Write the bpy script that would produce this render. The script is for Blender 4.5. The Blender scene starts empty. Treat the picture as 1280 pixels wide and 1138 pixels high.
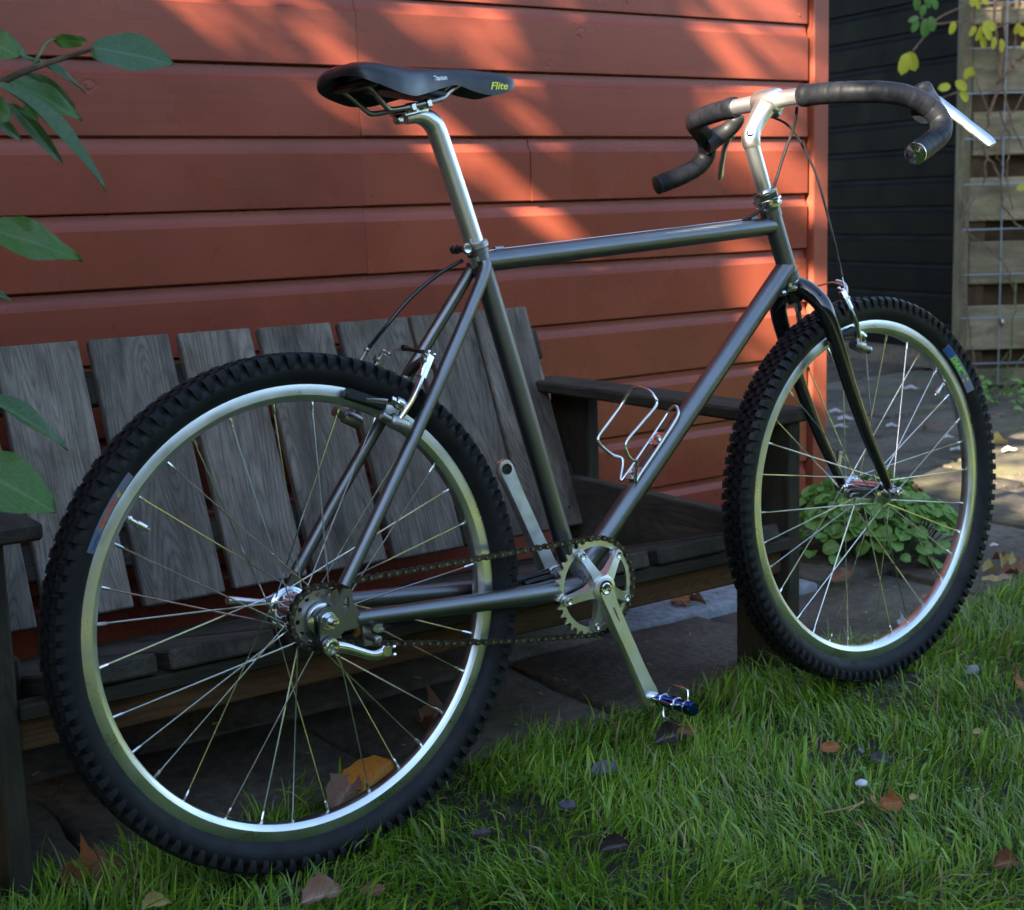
import bpy, bmesh, math, random
import numpy as np
from mathutils import Vector, Matrix, noise
from mathutils.bvhtree import BVHTree
random.seed(7); np.random.seed(7)
S = bpy.context.scene
COL = S.collection
PI = math.pi

# ------------------------------------------------------------------ camera
CAM = Vector((-0.7711653, -1.58304928, 0.82564658))
R0 = Vector((0.81814901, -0.57418397, -0.03074024))     # image right
R1 = Vector((-0.12263703, -0.1220142, -0.98492268))     # image down
R2 = Vector((0.56177607, 0.80958341, -0.17024201))      # view direction
FPX = 1799.01
cam = bpy.data.cameras.new('camera'); co = bpy.data.objects.new('camera', cam); COL.objects.link(co)
m = Matrix(((R0.x, -R1.x, -R2.x, CAM.x), (R0.y, -R1.y, -R2.y, CAM.y), (R0.z, -R1.z, -R2.z, CAM.z), (0, 0, 0, 1)))
co.matrix_world = m
cam.sensor_width = 36; cam.lens = FPX / 1280 * 36; cam.clip_start = 0.05; cam.clip_end = 400
cam.dof.use_dof = True; cam.dof.focus_distance = 1.98; cam.dof.aperture_fstop = 9.0
S.camera = co

# ------------------------------------------------------------------ light
SUN_D = Vector((1.0, 0.33, -0.56)).normalized()         # direction the light travels
W = bpy.data.worlds.new("World"); S.world = W; W.use_nodes = True
nt = W.node_tree; nt.nodes.clear()
sky = nt.nodes.new('ShaderNodeTexSky'); sky.sky_type = 'NISHITA'; sky.sun_disc = False
sky.sun_elevation = math.asin(-SUN_D.z)
sky.sun_rotation = math.atan2(-SUN_D.x, -SUN_D.y)
sky.air_density = 1.0; sky.dust_density = .7; sky.ozone_density = 1.2
bg = nt.nodes.new('ShaderNodeBackground'); bg.inputs['Strength'].default_value = 0.072
wo = nt.nodes.new('ShaderNodeOutputWorld')
nt.links.new(sky.outputs[0], bg.inputs[0]); nt.links.new(bg.outputs[0], wo.inputs[0])
sl = bpy.data.lights.new('sun', 'SUN'); sl.energy = 4.5; sl.angle = math.radians(0.5); sl.color = (1.0, 0.88, 0.72)
so = bpy.data.objects.new('sun', sl); COL.objects.link(so)
so.rotation_euler = SUN_D.to_track_quat('-Z', 'Y').to_euler(); so.location = (-8, -3, 8)
S.view_settings.view_transform = 'Standard'; S.view_settings.look = 'None'
S.view_settings.gamma = 1; S.view_settings.use_curve_mapping = False
S.view_settings.exposure = 3.0
S.render.engine = 'CYCLES'
try:
    S.cycles.use_denoising = True; S.cycles.max_bounces = 8; S.cycles.sample_clamp_indirect = 6
except Exception: pass

# ------------------------------------------------------------------ helpers
def ray(u, v): return (R0 * ((u - 640) / FPX) + R1 * ((v - 569) / FPX) + R2)
def onz(u, v, z=0.0):
    d = ray(u, v); return CAM + d * ((z - CAM.z) / d.z)
def ony(u, v, y):
    d = ray(u, v); return CAM + d * ((y - CAM.y) / d.y)
def at(u, v, depth): return CAM + ray(u, v) * depth
def onpl(u, v, P, n):
    d = ray(u, v); return CAM + d * ((P - CAM).dot(n) / d.dot(n))

def V(*a): return Vector(a if len(a) > 1 else a[0])

def frame(z, hint=None):
    z = z.normalized()
    h = hint if hint is not None else (Vector((0, 0, 1)) if abs(z.z) < 0.9 else Vector((1, 0, 0)))
    x = (h - z * h.dot(z))
    if x.length < 1e-5: x = Vector((1, 0, 0)) - z * z.x
    x.normalize(); y = z.cross(x)
    return Matrix((x, y, z)).transposed()

class MB:
    def __init__(s): s.v = []; s.f = []; s.mi = []; s.cur = 0
    def add(s, vs, fs):
        b = len(s.v); s.v += [tuple(q) for q in vs]; s.f += [tuple(i + b for i in q) for q in fs]; s.mi += [s.cur] * len(fs)
        return s
    def tube(s, pts, r, n=12, cap=True, sx=1.0, closed=False, hint=None):
        pts = [Vector(p) for p in pts]; k = len(pts)
        rs = r if isinstance(r, (list, tuple)) else [r] * k
        vs = []; fs = []
        prev = None
        for i in range(k):
            if closed: t = pts[(i + 1) % k] - pts[i - 1]
            else: t = pts[min(i + 1, k - 1)] - pts[max(i - 1, 0)]
            M = frame(t, hint if prev is None else prev)
            prev = M.col[0].copy()
            for j in range(n):
                a = 2 * PI * j / n
                vs.append(pts[i] + M.col[0] * math.cos(a) * rs[i] * sx + M.col[1] * math.sin(a) * rs[i])
        m = k if closed else k - 1
        for i in range(m):
            i2 = (i + 1) % k
            for j in range(n):
                fs.append((i * n + j, i * n + (j + 1) % n, i2 * n + (j + 1) % n, i2 * n + j))
        if cap and not closed:
            fs.append(tuple(range(n))[::-1]); fs.append(tuple((k - 1) * n + j for j in range(n)))
        return s.add(vs, fs)
    def lathe(s, prof, o, ax, n=24, closed=False):
        """prof: (radius, along-axis)"""
        o = Vector(o); M = frame(Vector(ax)); vs = []; fs = []; k = len(prof)
        for r, h in prof:
            for j in range(n):
                a = 2 * PI * j / n
                vs.append(o + M.col[0] * math.cos(a) * r + M.col[1] * math.sin(a) * r + M.col[2] * h)
        for i in range(k if closed else k - 1):
            i2 = (i + 1) % k
            for j in range(n): fs.append((i * n + j, i * n + (j + 1) % n, i2 * n + (j + 1) % n, i2 * n + j))
        if not closed:
            fs.append(tuple(range(n))[::-1]); fs.append(tuple((k - 1) * n + j for j in range(n)))
        return s.add(vs, fs)
    def box(s, c, size, M=None):
        c = Vector(c); M = M or Matrix.Identity(3); x, y, z = [q / 2 for q in size]
        vs = [c + M @ Vector((a * x, b * y, d * z)) for a in (-1, 1) for b in (-1, 1) for d in (-1, 1)]
        return s.add(vs, [(0, 1, 3, 2), (4, 6, 7, 5), (0, 4, 5, 1), (2, 3, 7, 6), (0, 2, 6, 4), (1, 5, 7, 3)])
    def bevbox(s, c, size, M=None, b=0.002, seg=1):
        bm = bmesh.new(); bmesh.ops.create_cube(bm, size=1)
        for v in bm.verts: v.co = Vector((v.co.x * size[0], v.co.y * size[1], v.co.z * size[2]))
        bmesh.ops.bevel(bm, geom=list(bm.edges), offset=b, segments=seg, affect='EDGES')
        M = M or Matrix.Identity(3); c = Vector(c)
        bm.verts.index_update()
        s.add([c + M @ v.co for v in bm.verts], [[v.index for v in f.verts] for f in bm.faces]); bm.free()
        return s
    def prism(s, poly, o, M, d, holes=None):
        """poly in the x,y of M, extruded +-d/2 along its z"""
        o = Vector(o); n = len(poly)
        vs = [o + M @ Vector((p[0], p[1], -d / 2)) for p in poly] + [o + M @ Vector((p[0], p[1], d / 2)) for p in poly]
        fs = [tuple(range(n))[::-1], tuple(range(n, 2 * n))] + [(i, (i + 1) % n, (i + 1) % n + n, i + n) for i in range(n)]
        return s.add(vs, fs)
    def ring(s, outer, inner, o, M, d):
        """two outlines of the same count joined to a flat ring with thickness"""
        o = Vector(o); n = len(outer); vs = []
        for z in (-d / 2, d / 2):
            vs += [o + M @ Vector((p[0], p[1], z)) for p in outer] + [o + M @ Vector((p[0], p[1], z)) for p in inner]
        fs = []
        for i in range(n):
            j = (i + 1) % n
            fs += [(i, j, n + j, n + i), (2 * n + i, 3 * n + i, 3 * n + j, 2 * n + j), (i, 2 * n + i, 2 * n + j, j), (n + i, n + j, 3 * n + j, 3 * n + i)]
        return s.add(vs, fs)
    def ball(s, c, r, n=10, sc=(1, 1, 1)):
        c = Vector(c); vs = []; fs = []; m_ = n // 2
        for i in range(m_ + 1):
            t = PI * i / m_
            for j in range(n):
                a = 2 * PI * j / n
                vs.append(c + Vector((math.sin(t) * math.cos(a) * r * sc[0], math.sin(t) * math.sin(a) * r * sc[1], math.cos(t) * r * sc[2])))
        for i in range(m_):
            for j in range(n): fs.append((i * n + j, (i + 1) * n + j, (i + 1) * n + (j + 1) % n, i * n + (j + 1) % n))
        return s.add(vs, fs)
    def mesh(s, name, mats, smooth=True, ang=40):
        me = bpy.data.meshes.new(name); me.from_pydata(s.v, [], s.f)
        mats = mats if isinstance(mats, (list, tuple)) else [mats]
        for q in mats: me.materials.append(q)
        if len(mats) > 1: me.polygons.foreach_set('material_index', s.mi)
        bm = bmesh.new(); bm.from_mesh(me); bmesh.ops.remove_doubles(bm, verts=bm.verts, dist=1e-6)
        bmesh.ops.recalc_face_normals(bm, faces=bm.faces); bm.to_mesh(me); bm.free()
        if smooth:
            me.polygons.foreach_set('use_smooth', [True] * len(me.polygons)); me.set_sharp_from_angle(angle=math.radians(ang))
        me.update(); return me
    def build(s, name, mats, parent=None, smooth=True, ang=40):
        return link(name, s.mesh(name, mats, smooth, ang), parent)

def link(name, data, parent=None):
    o = bpy.data.objects.new(name, data); COL.objects.link(o)
    if parent: o.parent = parent
    return o
def tag(o, label=None, cat=None, group=None, kind=None):
    if label: o['label'] = label
    if cat: o['category'] = cat
    if group: o['group'] = group
    if kind: o['kind'] = kind
    return o
def thing(name, label, cat, loc=(0, 0, 0), group=None):
    o = link(name, None); o.location = loc; o.empty_display_size = 0.1
    return tag(o, label, cat, group)
def spline(pts, n=6, closed=False):
    P = [Vector(p) for p in pts]; out = []
    k = len(P); rng = k if closed else k - 1
    for i in range(rng):
        if closed: a, b, c, d = P[(i - 1) % k], P[i], P[(i + 1) % k], P[(i + 2) % k]
        else: a, b, c, d = P[max(i - 1, 0)], P[i], P[i + 1], P[min(i + 2, k - 1)]
        for j in range(n):
            t = j / n
            out.append(0.5 * ((2 * b) + (c - a) * t + (2 * a - 5 * b + 4 * c - d) * t * t + (3 * b - a - 3 * c + d) * t ** 3))
    if not closed: out.append(P[-1])
    return out

# ------------------------------------------------------------------ materials
def mat(name, col, rough=0.5, metal=0.0, spec=0.5, coat=0.0, coat_rough=0.1):
    m = bpy.data.materials.new(name); m.use_nodes = True
    b = m.node_tree.nodes['Principled BSDF']
    b.inputs['Base Color'].default_value = (*col, 1); b.inputs['Roughness'].default_value = rough
    b.inputs['Metallic'].default_value = metal; b.inputs['Specular IOR Level'].default_value = spec
    b.inputs['Coat Weight'].default_value = coat; b.inputs['Coat Roughness'].default_value = coat_rough
    return m
def N(m, t, **k):
    n = m.node_tree.nodes.new(t)
    for a, b in k.items():
        setattr(n, a, b)
    return n
def L(m, a, b): m.node_tree.links.new(a, b)
def BS(m): return m.node_tree.nodes['Principled BSDF']
def coords(m, scale=(1, 1, 1), kind='Object', rnd=0.0):
    tc = N(m, 'ShaderNodeTexCoord'); mp = N(m, 'ShaderNodeMapping'); mp.inputs['Scale'].default_value = scale
    L(m, tc.outputs[kind], mp.inputs[0])
    if rnd:
        oi = N(m, 'ShaderNodeObjectInfo'); mu = N(m, 'ShaderNodeMath', operation='MULTIPLY'); mu.inputs[1].default_value = rnd
        L(m, oi.outputs['Random'], mu.inputs[0])
        cb = N(m, 'ShaderNodeCombineXYZ'); L(m, mu.outputs[0], cb.inputs[0]); L(m, mu.outputs[0], cb.inputs[1]); L(m, mu.outputs[0], cb.inputs[2])
        L(m, cb.outputs[0], mp.inputs['Location'])
    return mp.outputs[0]
def noisen(m, vec, scale, detail=4, rough=0.6, dist=0.0):
    n = N(m, 'ShaderNodeTexNoise'); n.inputs['Scale'].default_value = scale; n.inputs['Detail'].default_value = detail
    n.inputs['Roughness'].default_value = rough; n.inputs['Distortion'].default_value = dist
    if vec is not None: L(m, vec, n.inputs['Vector'])
    return n.outputs['Fac']
def ramp(m, fac, stops):
    r = N(m, 'ShaderNodeValToRGB'); e = r.color_ramp.elements
    while len(e) > 1: e.remove(e[-1])
    e[0].position = stops[0][0]; e[0].color = (*stops[0][1], 1) if len(stops[0][1]) == 3 else stops[0][1]
    for p, c in stops[1:]:
        q = e.new(p); q.color = (*c, 1)
    L(m, fac, r.inputs[0]); return r.outputs[0]
def mixc(m, fac, a, b, mode='MIX'):
    x = N(m, 'ShaderNodeMix', data_type='RGBA', blend_type=mode)
    for s_, q in ((x.inputs[0], fac), (x.inputs[6], a), (x.inputs[7], b)):
        if hasattr(q, 'links') or hasattr(q, 'is_linked'): L(m, q, s_)
        elif isinstance(q, (int, float)): s_.default_value = q
        else: s_.default_value = (*q, 1)
    return x.outputs[2]
def g(v): return (v, v, v)
def bump(m, h, strength=0.3, dist=0.002, base=None):
    b = N(m, 'ShaderNodeBump'); b.inputs['Strength'].default_value = strength; b.inputs['Distance'].default_value = dist
    L(m, h, b.inputs['Height'])
    if base is not None: L(m, base, b.inputs['Normal'])
    L(m, b.outputs[0], BS(m).inputs['Normal']); return b.outputs[0]
def vary(m, c1, c2, scale=20, detail=4, rnd=0, bumpd=0, bstr=0.4, bscale=None, r0=None, r1=None, lo=.35, hi=.65):
    v = coords(m, rnd=rnd); f = noisen(m, v, scale, detail)
    L(m, ramp(m, f, [(lo, c1), (hi, c2)]), BS(m).inputs['Base Color'])
    if r0 is not None: L(m, ramp(m, noisen(m, v, scale * 1.7, 3), [(.3, g(r0)), (.7, g(r1))]), BS(m).inputs['Roughness'])
    if bumpd: bump(m, noisen(m, v, bscale or scale * 3, 5), bstr, bumpd)
    return m

def wood(name, dark, light, moss=None, moss_amt=0.5, bd=0.0012, rough=0.85, grain=1.0):
    m = mat(name, light, rough, spec=0.25)
    v = coords(m, (1, 1, 1), rnd=37.0)
    # slow warp along the plank (local z) makes cathedral figure
    mp = N(m, 'ShaderNodeMapping'); mp.inputs['Scale'].default_value = (9, 9, 1.1); L(m, v, mp.inputs[0])
    w = noisen(m, mp.outputs[0], 1.0, 2, .5, .4)
    mu = N(m, 'ShaderNodeMath', operation='MULTIPLY'); mu.inputs[1].default_value = 44 * grain; L(m, w, mu.inputs[0])
    si = N(m, 'ShaderNodeMath', operation='PINGPONG'); si.inputs[1].default_value = 0.5; L(m, mu.outputs[0], si.inputs[0])
    rg = ramp(m, si.outputs[0], [(0, g(0)), (.18, g(.55)), (.5, g(1))])
    mp2 = N(m, 'ShaderNodeMapping'); mp2.inputs['Scale'].default_value = (420, 420, 9); L(m, v, mp2.inputs[0])
    fi = noisen(m, mp2.outputs[0], 1.0, 4, .7)
    mp3 = N(m, 'ShaderNodeMapping'); mp3.inputs['Scale'].default_value = (20, 20, 5); L(m, v, mp3.inputs[0])
    pa = noisen(m, mp3.outputs[0], 1.0, 5, .65)
    h = mixc(m, 0.80, rg, fi)
    c = ramp(m, h, [(.12, dark), (.85, light)])
    c = mixc(m, ramp(m, pa, [(.3, g(.75)), (.7, g(0))]), c, tuple(q * .35 for q in dark))
    if moss:
        mo = noisen(m, v, 14, 5, .7)
        c = mixc(m, ramp(m, mo, [(.5, g(0)), (.72, g(moss_amt))]), c, moss)
    oi = N(m, 'ShaderNodeObjectInfo')
    hs = N(m, 'ShaderNodeHueSaturation'); L(m, c, hs.inputs['Color'])
    L(m, ramp(m, oi.outputs['Random'], [(0, g(.72)), (1, g(1.2))]), hs.inputs['Value'])
    L(m, hs.outputs[0], BS(m).inputs['Base Color'])
    bump(m, h, 0.8, bd)
    return m

M_ = {}
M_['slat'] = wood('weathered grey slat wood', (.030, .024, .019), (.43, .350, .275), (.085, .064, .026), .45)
M_['old'] = wood('dark old bench wood and seat shade', (.018, .015, .011), (.13, .105, .08), (.03, .045, .014), .5)
M_['apron'] = wood('brown bench apron wood', (.045, .022, .009), (.21, .105, .04), None, bd=.0006)
M_['leg'] = wood('mossy bench leg wood', (.022, .019, .014), (.10, .085, .055), (.05, .055, .018), .6)
M_['pallet'] = wood('greenish fence wood', (.10, .085, .05), (.44, .37, .24), (.16, .17, .06), .7)
M_['pallet_dark'] = wood('dark fence wood', (.04, .025, .014), (.15, .095, .05), (.06, .06, .02), .5)

def paint(name, col, rough, knots=True, spec=.34):
    m = mat(name, col, rough, spec=spec)
    v = coords(m, (1, 1, 1), rnd=11.0)
    mp = N(m, 'ShaderNodeMapping'); mp.inputs['Scale'].default_value = (3, 40, 40); L(m, v, mp.inputs[0])
    st = noisen(m, mp.outputs[0], 1.0, 5, .7)
    big = noisen(m, v, 2.2, 4, .6)
    c = mixc(m, ramp(m, big, [(.3, g(0)), (.7, g(1))]), tuple(q * .78 for q in col), tuple(min(1, q * 1.16) for q in col))
    c = mixc(m, ramp(m, st, [(.62, g(0)), (.85, g(.35))]), c, tuple(q * .6 for q in col))
    sp = noisen(m, v, 95, 2, .5)
    c = mixc(m, ramp(m, sp, [(.765, g(0)), (.80, g(.55))]), c, (col[0] * 1.5 + .06, col[1] * 2 + .05, col[2] * 2 + .04) if col[0] > .05 else tuple(q * 3 for q in col))
    L(m, c, BS(m).inputs['Base Color'])
    L(m, ramp(m, noisen(m, v, 6, 4), [(.3, g(rough * .85)), (.7, g(rough * 1.25))]), BS(m).inputs['Roughness'])
    b1 = bump(m, st, 0.35, 0.0012)
    if knots:
        vo = N(m, 'ShaderNodeTexVoronoi'); vo.inputs['Scale'].default_value = 5.5
        ww = N(m, 'ShaderNodeVectorMath', operation='SCALE'); ww.inputs['Scale'].default_value = .035
        wn = N(m, 'ShaderNodeTexNoise'); wn.inputs['Scale'].default_value = 30; L(m, v, wn.inputs['Vector']); L(m, wn.outputs['Color'], ww.inputs[0])
        wa = N(m, 'ShaderNodeVectorMath', operation='ADD'); L(m, v, wa.inputs[0]); L(m, ww.outputs[0], wa.inputs[1]); L(m, wa.outputs[0], vo.inputs['Vector'])
        ring = N(m, 'ShaderNodeMath', operation='MULTIPLY'); ring.inputs[1].default_value = 85; L(m, vo.outputs['Distance'], ring.inputs[0])
        sn = N(m, 'ShaderNodeMath', operation='SINE'); L(m, ring.outputs[0], sn.inputs[0])
        mask = ramp(m, vo.outputs['Distance'], [(.03, g(1)), (.085, g(0))])
        kk = N(m, 'ShaderNodeMath', operation='MULTIPLY'); L(m, sn.outputs[0], kk.inputs[0]); L(m, mask, kk.inputs[1])
        bump(m, kk.outputs[0], 0.55, 0.0010, b1)
    return m
M_['red'] = paint('red brown shed paint', (.255, .057, .030), .27, spec=.32)
M_['redtrim'] = paint('red brown trim paint', (.26, .062, .034), .36, False)
M_['black'] = paint('black shed stain', (.0010, .0013, .0020), .45, False, .05)

M_['frame'] = mat('satin gunmetal frame paint', (.20, .20, .19), .30, 1.0)
vary(M_['frame'], (.19, .195, .20), (.215, .22, .225), 8, 3, r0=.35, r1=.41)
M_['fork'] = mat('gloss black fork paint', (.008, .009, .010), .14, 0, .6, coat=.5)
M_['alu'] = mat('polished aluminium', (.80, .79, .76), .17, 1.0)
vary(M_['alu'], (.76, .75, .72), (.84, .83, .80), 30, 4, r0=.13, r1=.24)
M_['rim'] = mat('brushed rim aluminium', (.66, .67, .62), .30, 1.0)
vary(M_['rim'], (.74, .75, .71), (.86, .87, .83), 14, 5, r0=.26, r1=.38)
M_['baralu'] = mat('bare bar aluminium', (.82, .82, .81), .42, 1.0)
M_['stemalu'] = mat('polished stem aluminium', (.88, .88, .86), .34, 1.0)
M_['satin'] = mat('satin crank aluminium', (.62, .62, .57), .36, 1.0)
vary(M_['satin'], (.80, .79, .74), (.90, .89, .85), 35, 5, r0=.30, r1=.46, bumpd=.0002, bstr=.3)
M_['chrome'] = mat('chromed steel', (.70, .71, .72), .16, 1.0)
M_['spoke'] = mat('stainless spoke', (.82, .81, .79), .2, 1.0)
M_['steel'] = mat('dull steel', (.42, .41, .39), .35, 1.0)
vary(M_['steel'], (.32, .31, .29), (.48, .47, .45), 60, 4, r0=.28, r1=.5)
M_['chain'] = mat('oily chain steel', (.13, .105, .085), .42, 1.0)
vary(M_['chain'], (.05, .042, .036), (.14, .12, .10), 160, 3, r0=.35, r1=.55)
M_['pin'] = mat('chain pin steel', (.32, .30, .27), .35, 1.0)
M_['tyre'] = mat('black tyre rubber', (.016, .0165, .018), .55, 0, .3)
vary(M_['tyre'], (.006, .0065, .008), (.013, .0125, .012), 26, 5, r0=.45, r1=.68, bumpd=.0004, bstr=.35, bscale=220)
M_['rubber'] = mat('black rubber', (.012, .012, .013), .5, 0, .4)
M_['plastic'] = mat('black plastic', (.010, .010, .011), .32, 0, .5)
M_['tape'] = mat('black cork bar tape', (.032, .031, .032), .5, 0, .22)
vary(M_['tape'], (.004, .005, .007), (.010, .011, .014), 60, 4, bumpd=.0006, bstr=.5, bscale=300)
M_['leather'] = mat('black saddle leather', (.012, .013, .016), .36, 0, .5)
vary(M_['leather'], (.010, .011, .014), (.017, .018, .021), 20, 4, r0=.3, r1=.44, bumpd=.0003, bstr=.3, bscale=420)
M_['housing'] = mat('black cable housing', (.012, .012, .012), .25, 0, .5)
M_['blue'] = mat('blue anodised metal', (.03, .09, .36), .22, 1.0)
M_['brass'] = mat('bronze pulley', (.30, .16, .05), .5, .7)
M_['wire'] = mat('galvanised wire', (.28, .33, .38), .5, .8)
M_['clear'] = mat('clear bar end plug', (.10, .11, .12), .10, 0.3, .8)
for n_, c_ in dict(white=(.8, .8, .78), yellow=(.72, .70, .05), orange=(.75, .14, .03), gold=(.75, .45, .06), dblue=(.03, .10, .30),
                   stick=(.19, .20, .26), lime=(.22, .75, .06), redst=(.42, .03, .06), navy=(.03, .06, .13)).items():
    M_[n_] = mat('print ' + n_, c_, .4)

def leafmat(name, c1, c2, vein=None, rough=.35, trans=.25, scale=22, back=None):
    m = bpy.data.materials.new(name); m.use_nodes = True; t = m.node_tree; b = BS(m)
    v = coords(m, rnd=9.0); f = noisen(m, v, scale, 4, .65)
    c = ramp(m, f, [(.3, c1), (.7, c2)])
    if vein is not None:
        tc = N(m, 'ShaderNodeTexCoord'); sx = N(m, 'ShaderNodeSeparateXYZ'); L(m, tc.outputs['UV'], sx.inputs[0])
        # v coordinate = across the leaf, 0.5 on the midrib
        s1 = N(m, 'ShaderNodeMath', operation='SUBTRACT'); s1.inputs[1].default_value = .5; L(m, sx.outputs[1], s1.inputs[0])
        ab = N(m, 'ShaderNodeMath', operation='ABSOLUTE'); L(m, s1.outputs[0], ab.inputs[0])
        mid = ramp(m, ab.outputs[0], [(.0, g(1)), (.035, g(.2)), (.06, g(0))])
        ad = N(m, 'ShaderNodeMath', operation='SUBTRACT'); L(m, sx.outputs[0], ad.inputs[0]); L(m, ab.outputs[0], ad.inputs[1])
        mu = N(m, 'ShaderNodeMath', operation='MULTIPLY'); mu.inputs[1].default_value = 9; L(m, ad.outputs[0], mu.inputs[0])
        fr = N(m, 'ShaderNodeMath', operation='FRACT'); L(m, mu.outputs[0], fr.inputs[0])
        sv = ramp(m, fr.outputs[0], [(0, g(.55)), (.10, g(0)), (.9, g(0)), (1, g(.55))])
        c = mixc(m, mid, c, vein); c = mixc(m, sv, c, tuple((a + q) / 2 for a, q in zip(vein, c2)))
        bump(m, sv, -.9, .0016)
    bs = noisen(m, v, scale * 2.2, 3, .7); c = mixc(m, ramp(m, bs, [(.66, g(0)), (.74, g(.8))]), c, (c1[0] * .8 + .05, c1[1] * .5 + .02, c1[2] * .5))
    L(m, c, b.inputs['Base Color']); L(m, ramp(m, bs, [(.35, g(rough * .8)), (.65, g(min(1, rough * 1.5)))]), b.inputs['Roughness'])
    tr = N(m, 'ShaderNodeBsdfTranslucent'); L(m, c, tr.inputs[0]); mx = N(m, 'ShaderNodeMixShader'); mx.inputs[0].default_value = trans
    L(m, b.outputs[0], mx.inputs[1]); L(m, tr.outputs[0], mx.inputs[2])
    L(m, mx.outputs[0], t.nodes['Material Output'].inputs[0])
    return m
M_['shrubleaf'] = leafmat('shrub leaf', (.030, .085, .022), (.075, .15, .045), (.12, .20, .08), .33, .2, 30)
M_['shrubleaf2'] = leafmat('shrub young leaf', (.05, .14, .02), (.10, .21, .03), (.16, .25, .08), .35, .3, 30)
M_['yleaf'] = leafmat('yellow climber leaf', (.36, .38, .03), (.55, .50, .05), None, .5, .45)
M_['gleaf'] = leafmat('green climber leaf', (.06, .16, .03), (.10, .22, .04), None, .45, .4)
M_['ground_leaf'] = leafmat('ground cover leaf', (.08, .20, .03), (.24, .42, .09), (.30, .46, .15), .45, .25, 40)
M_['hedgeleaf'] = leafmat('hedge leaf', (.02, .05, .012), (.06, .10, .025), None, .45, .2, 5)
M_['dl_orange'] = leafmat('orange dead leaf', (.66, .17, .02), (.80, .34, .035), (.60, .36, .08), .6, .25, 25)
M_['dl_brown'] = leafmat('brown dead leaf', (.12, .045, .018), (.25, .11, .045), (.30, .16, .08), .6, .15, 25)
M_['dl_rust'] = leafmat('rusty dead leaf', (.30, .085, .02), (.42, .16, .045), (.40, .2, .08), .6, .2, 25)
M_['dl_grey'] = leafmat('grey purple dead leaf', (.06, .055, .075), (.14, .13, .155), (.17, .16, .18), .45, .1, 25)
M_['dl_dark'] = leafmat('dark wet dead leaf', (.025, .015, .015), (.075, .045, .045), (.12, .08, .07), .35, .1, 25)
M_['dl_pink'] = leafmat('tan pink dead leaf', (.28, .14, .09), (.42, .26, .19), (.5, .35, .28), .55, .2, 25)
M_['dl_yellow'] = leafmat('yellow brown dead leaf', (.32, .22, .05), (.50, .42, .16), (.5, .45, .25), .6, .25, 25)
M_['dl_pale'] = leafmat('bleached dead leaf', (.45, .42, .38), (.62, .60, .56), (.6, .6, .6), .6, .2, 25)
M_['stem'] = vary(mat('brown woody stem', (.12, .07, .04), .7), (.07, .04, .025), (.20, .12, .075), 40, 4, bumpd=.001)
M_['gstem'] = mat('green stem', (.09, .13, .035), .5)
M_['bark'] = vary(mat('bark', (.08, .06, .045), .9), (.04, .03, .02), (.14, .11, .08), 12, 5, bumpd=.01)

# grass blades: per-blade tint stored on the mesh
def grassmat():
    m = bpy.data.materials.new('grass blades'); m.use_nodes = True; t = m.node_tree; b = BS(m)
    a = N(m, 'ShaderNodeAttribute'); a.attribute_name = 'tint'
    c = ramp(m, a.outputs['Fac'], [(0, (.035, .080, .008)), (.45, (.175, .335, .022)), (.80, (.38, .54, .055)), (.93, (.50, .56, .11)), (.965, (.34, .30, .13)), (1, (.38, .30, .16))])
    L(m, c, b.inputs['Base Color']); b.inputs['Roughness'].default_value = .34; b.inputs['Specular IOR Level'].default_value = .5
    tr = N(m, 'ShaderNodeBsdfTranslucent'); L(m, c, tr.inputs[0]); mx = N(m, 'ShaderNodeMixShader'); mx.inputs[0].default_value = .35
    L(m, b.outputs[0], mx.inputs[1]); L(m, tr.outputs[0], mx.inputs[2]); L(m, mx.outputs[0], t.nodes['Material Output'].inputs[0])
    return m
M_['grass'] = grassmat()
M_['soil'] = vary(mat('dark soil', (.03, .022, .014), .95), (.016, .014, .008), (.045, .04, .018), 30, 6, bumpd=.01, bstr=.8)
M_['turf'] = vary(mat('turf seen far off', (.05, .10, .025), .9), (.03, .07, .015), (.07, .13, .03), 3, 6, bumpd=.02, bstr=.8, bscale=60)

def stonemat(name, c1, c2, moss):
    m = mat(name, c1, .78, spec=.35)
    tc = N(m, 'ShaderNodeTexCoord'); ge = N(m, 'ShaderNodeNewGeometry'); v = ge.outputs['Position']
    f = noisen(m, v, 5.5, 7, .68); f2 = noisen(m, v, 45, 5, .7); f3 = noisen(m, v, 2.3, 5, .6)
    c = ramp(m, f, [(.3, c1), (.7, c2)])
    c = mixc(m, ramp(m, f3, [(.5, g(0)), (.66, g(.7))]), c, moss)
    c = mixc(m, ramp(m, f2, [(.35, g(.55)), (.6, g(0))]), c, tuple(q * .4 for q in c1))
    oi = N(m, 'ShaderNodeObjectInfo'); hs = N(m, 'ShaderNodeHueSaturation'); L(m, c, hs.inputs['Color'])
    L(m, ramp(m, oi.outputs['Random'], [(0, g(.7)), (1, g(1.25))]), hs.inputs['Value'])
    L(m, hs.outputs[0], BS(m).inputs['Base Color'])
    bump(m, mixc(m, .45, f, f2), 1.0, .016)
    return m
M_['stone'] = stonemat('dark mossy paving stone', (.070, .055, .040), (.185, .150, .108), (.085, .090, .026))
M_['stonepale'] = stonemat('pale paving stone', (.26, .26, .27), (.36, .36, .37), (.20, .20, .19))

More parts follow.
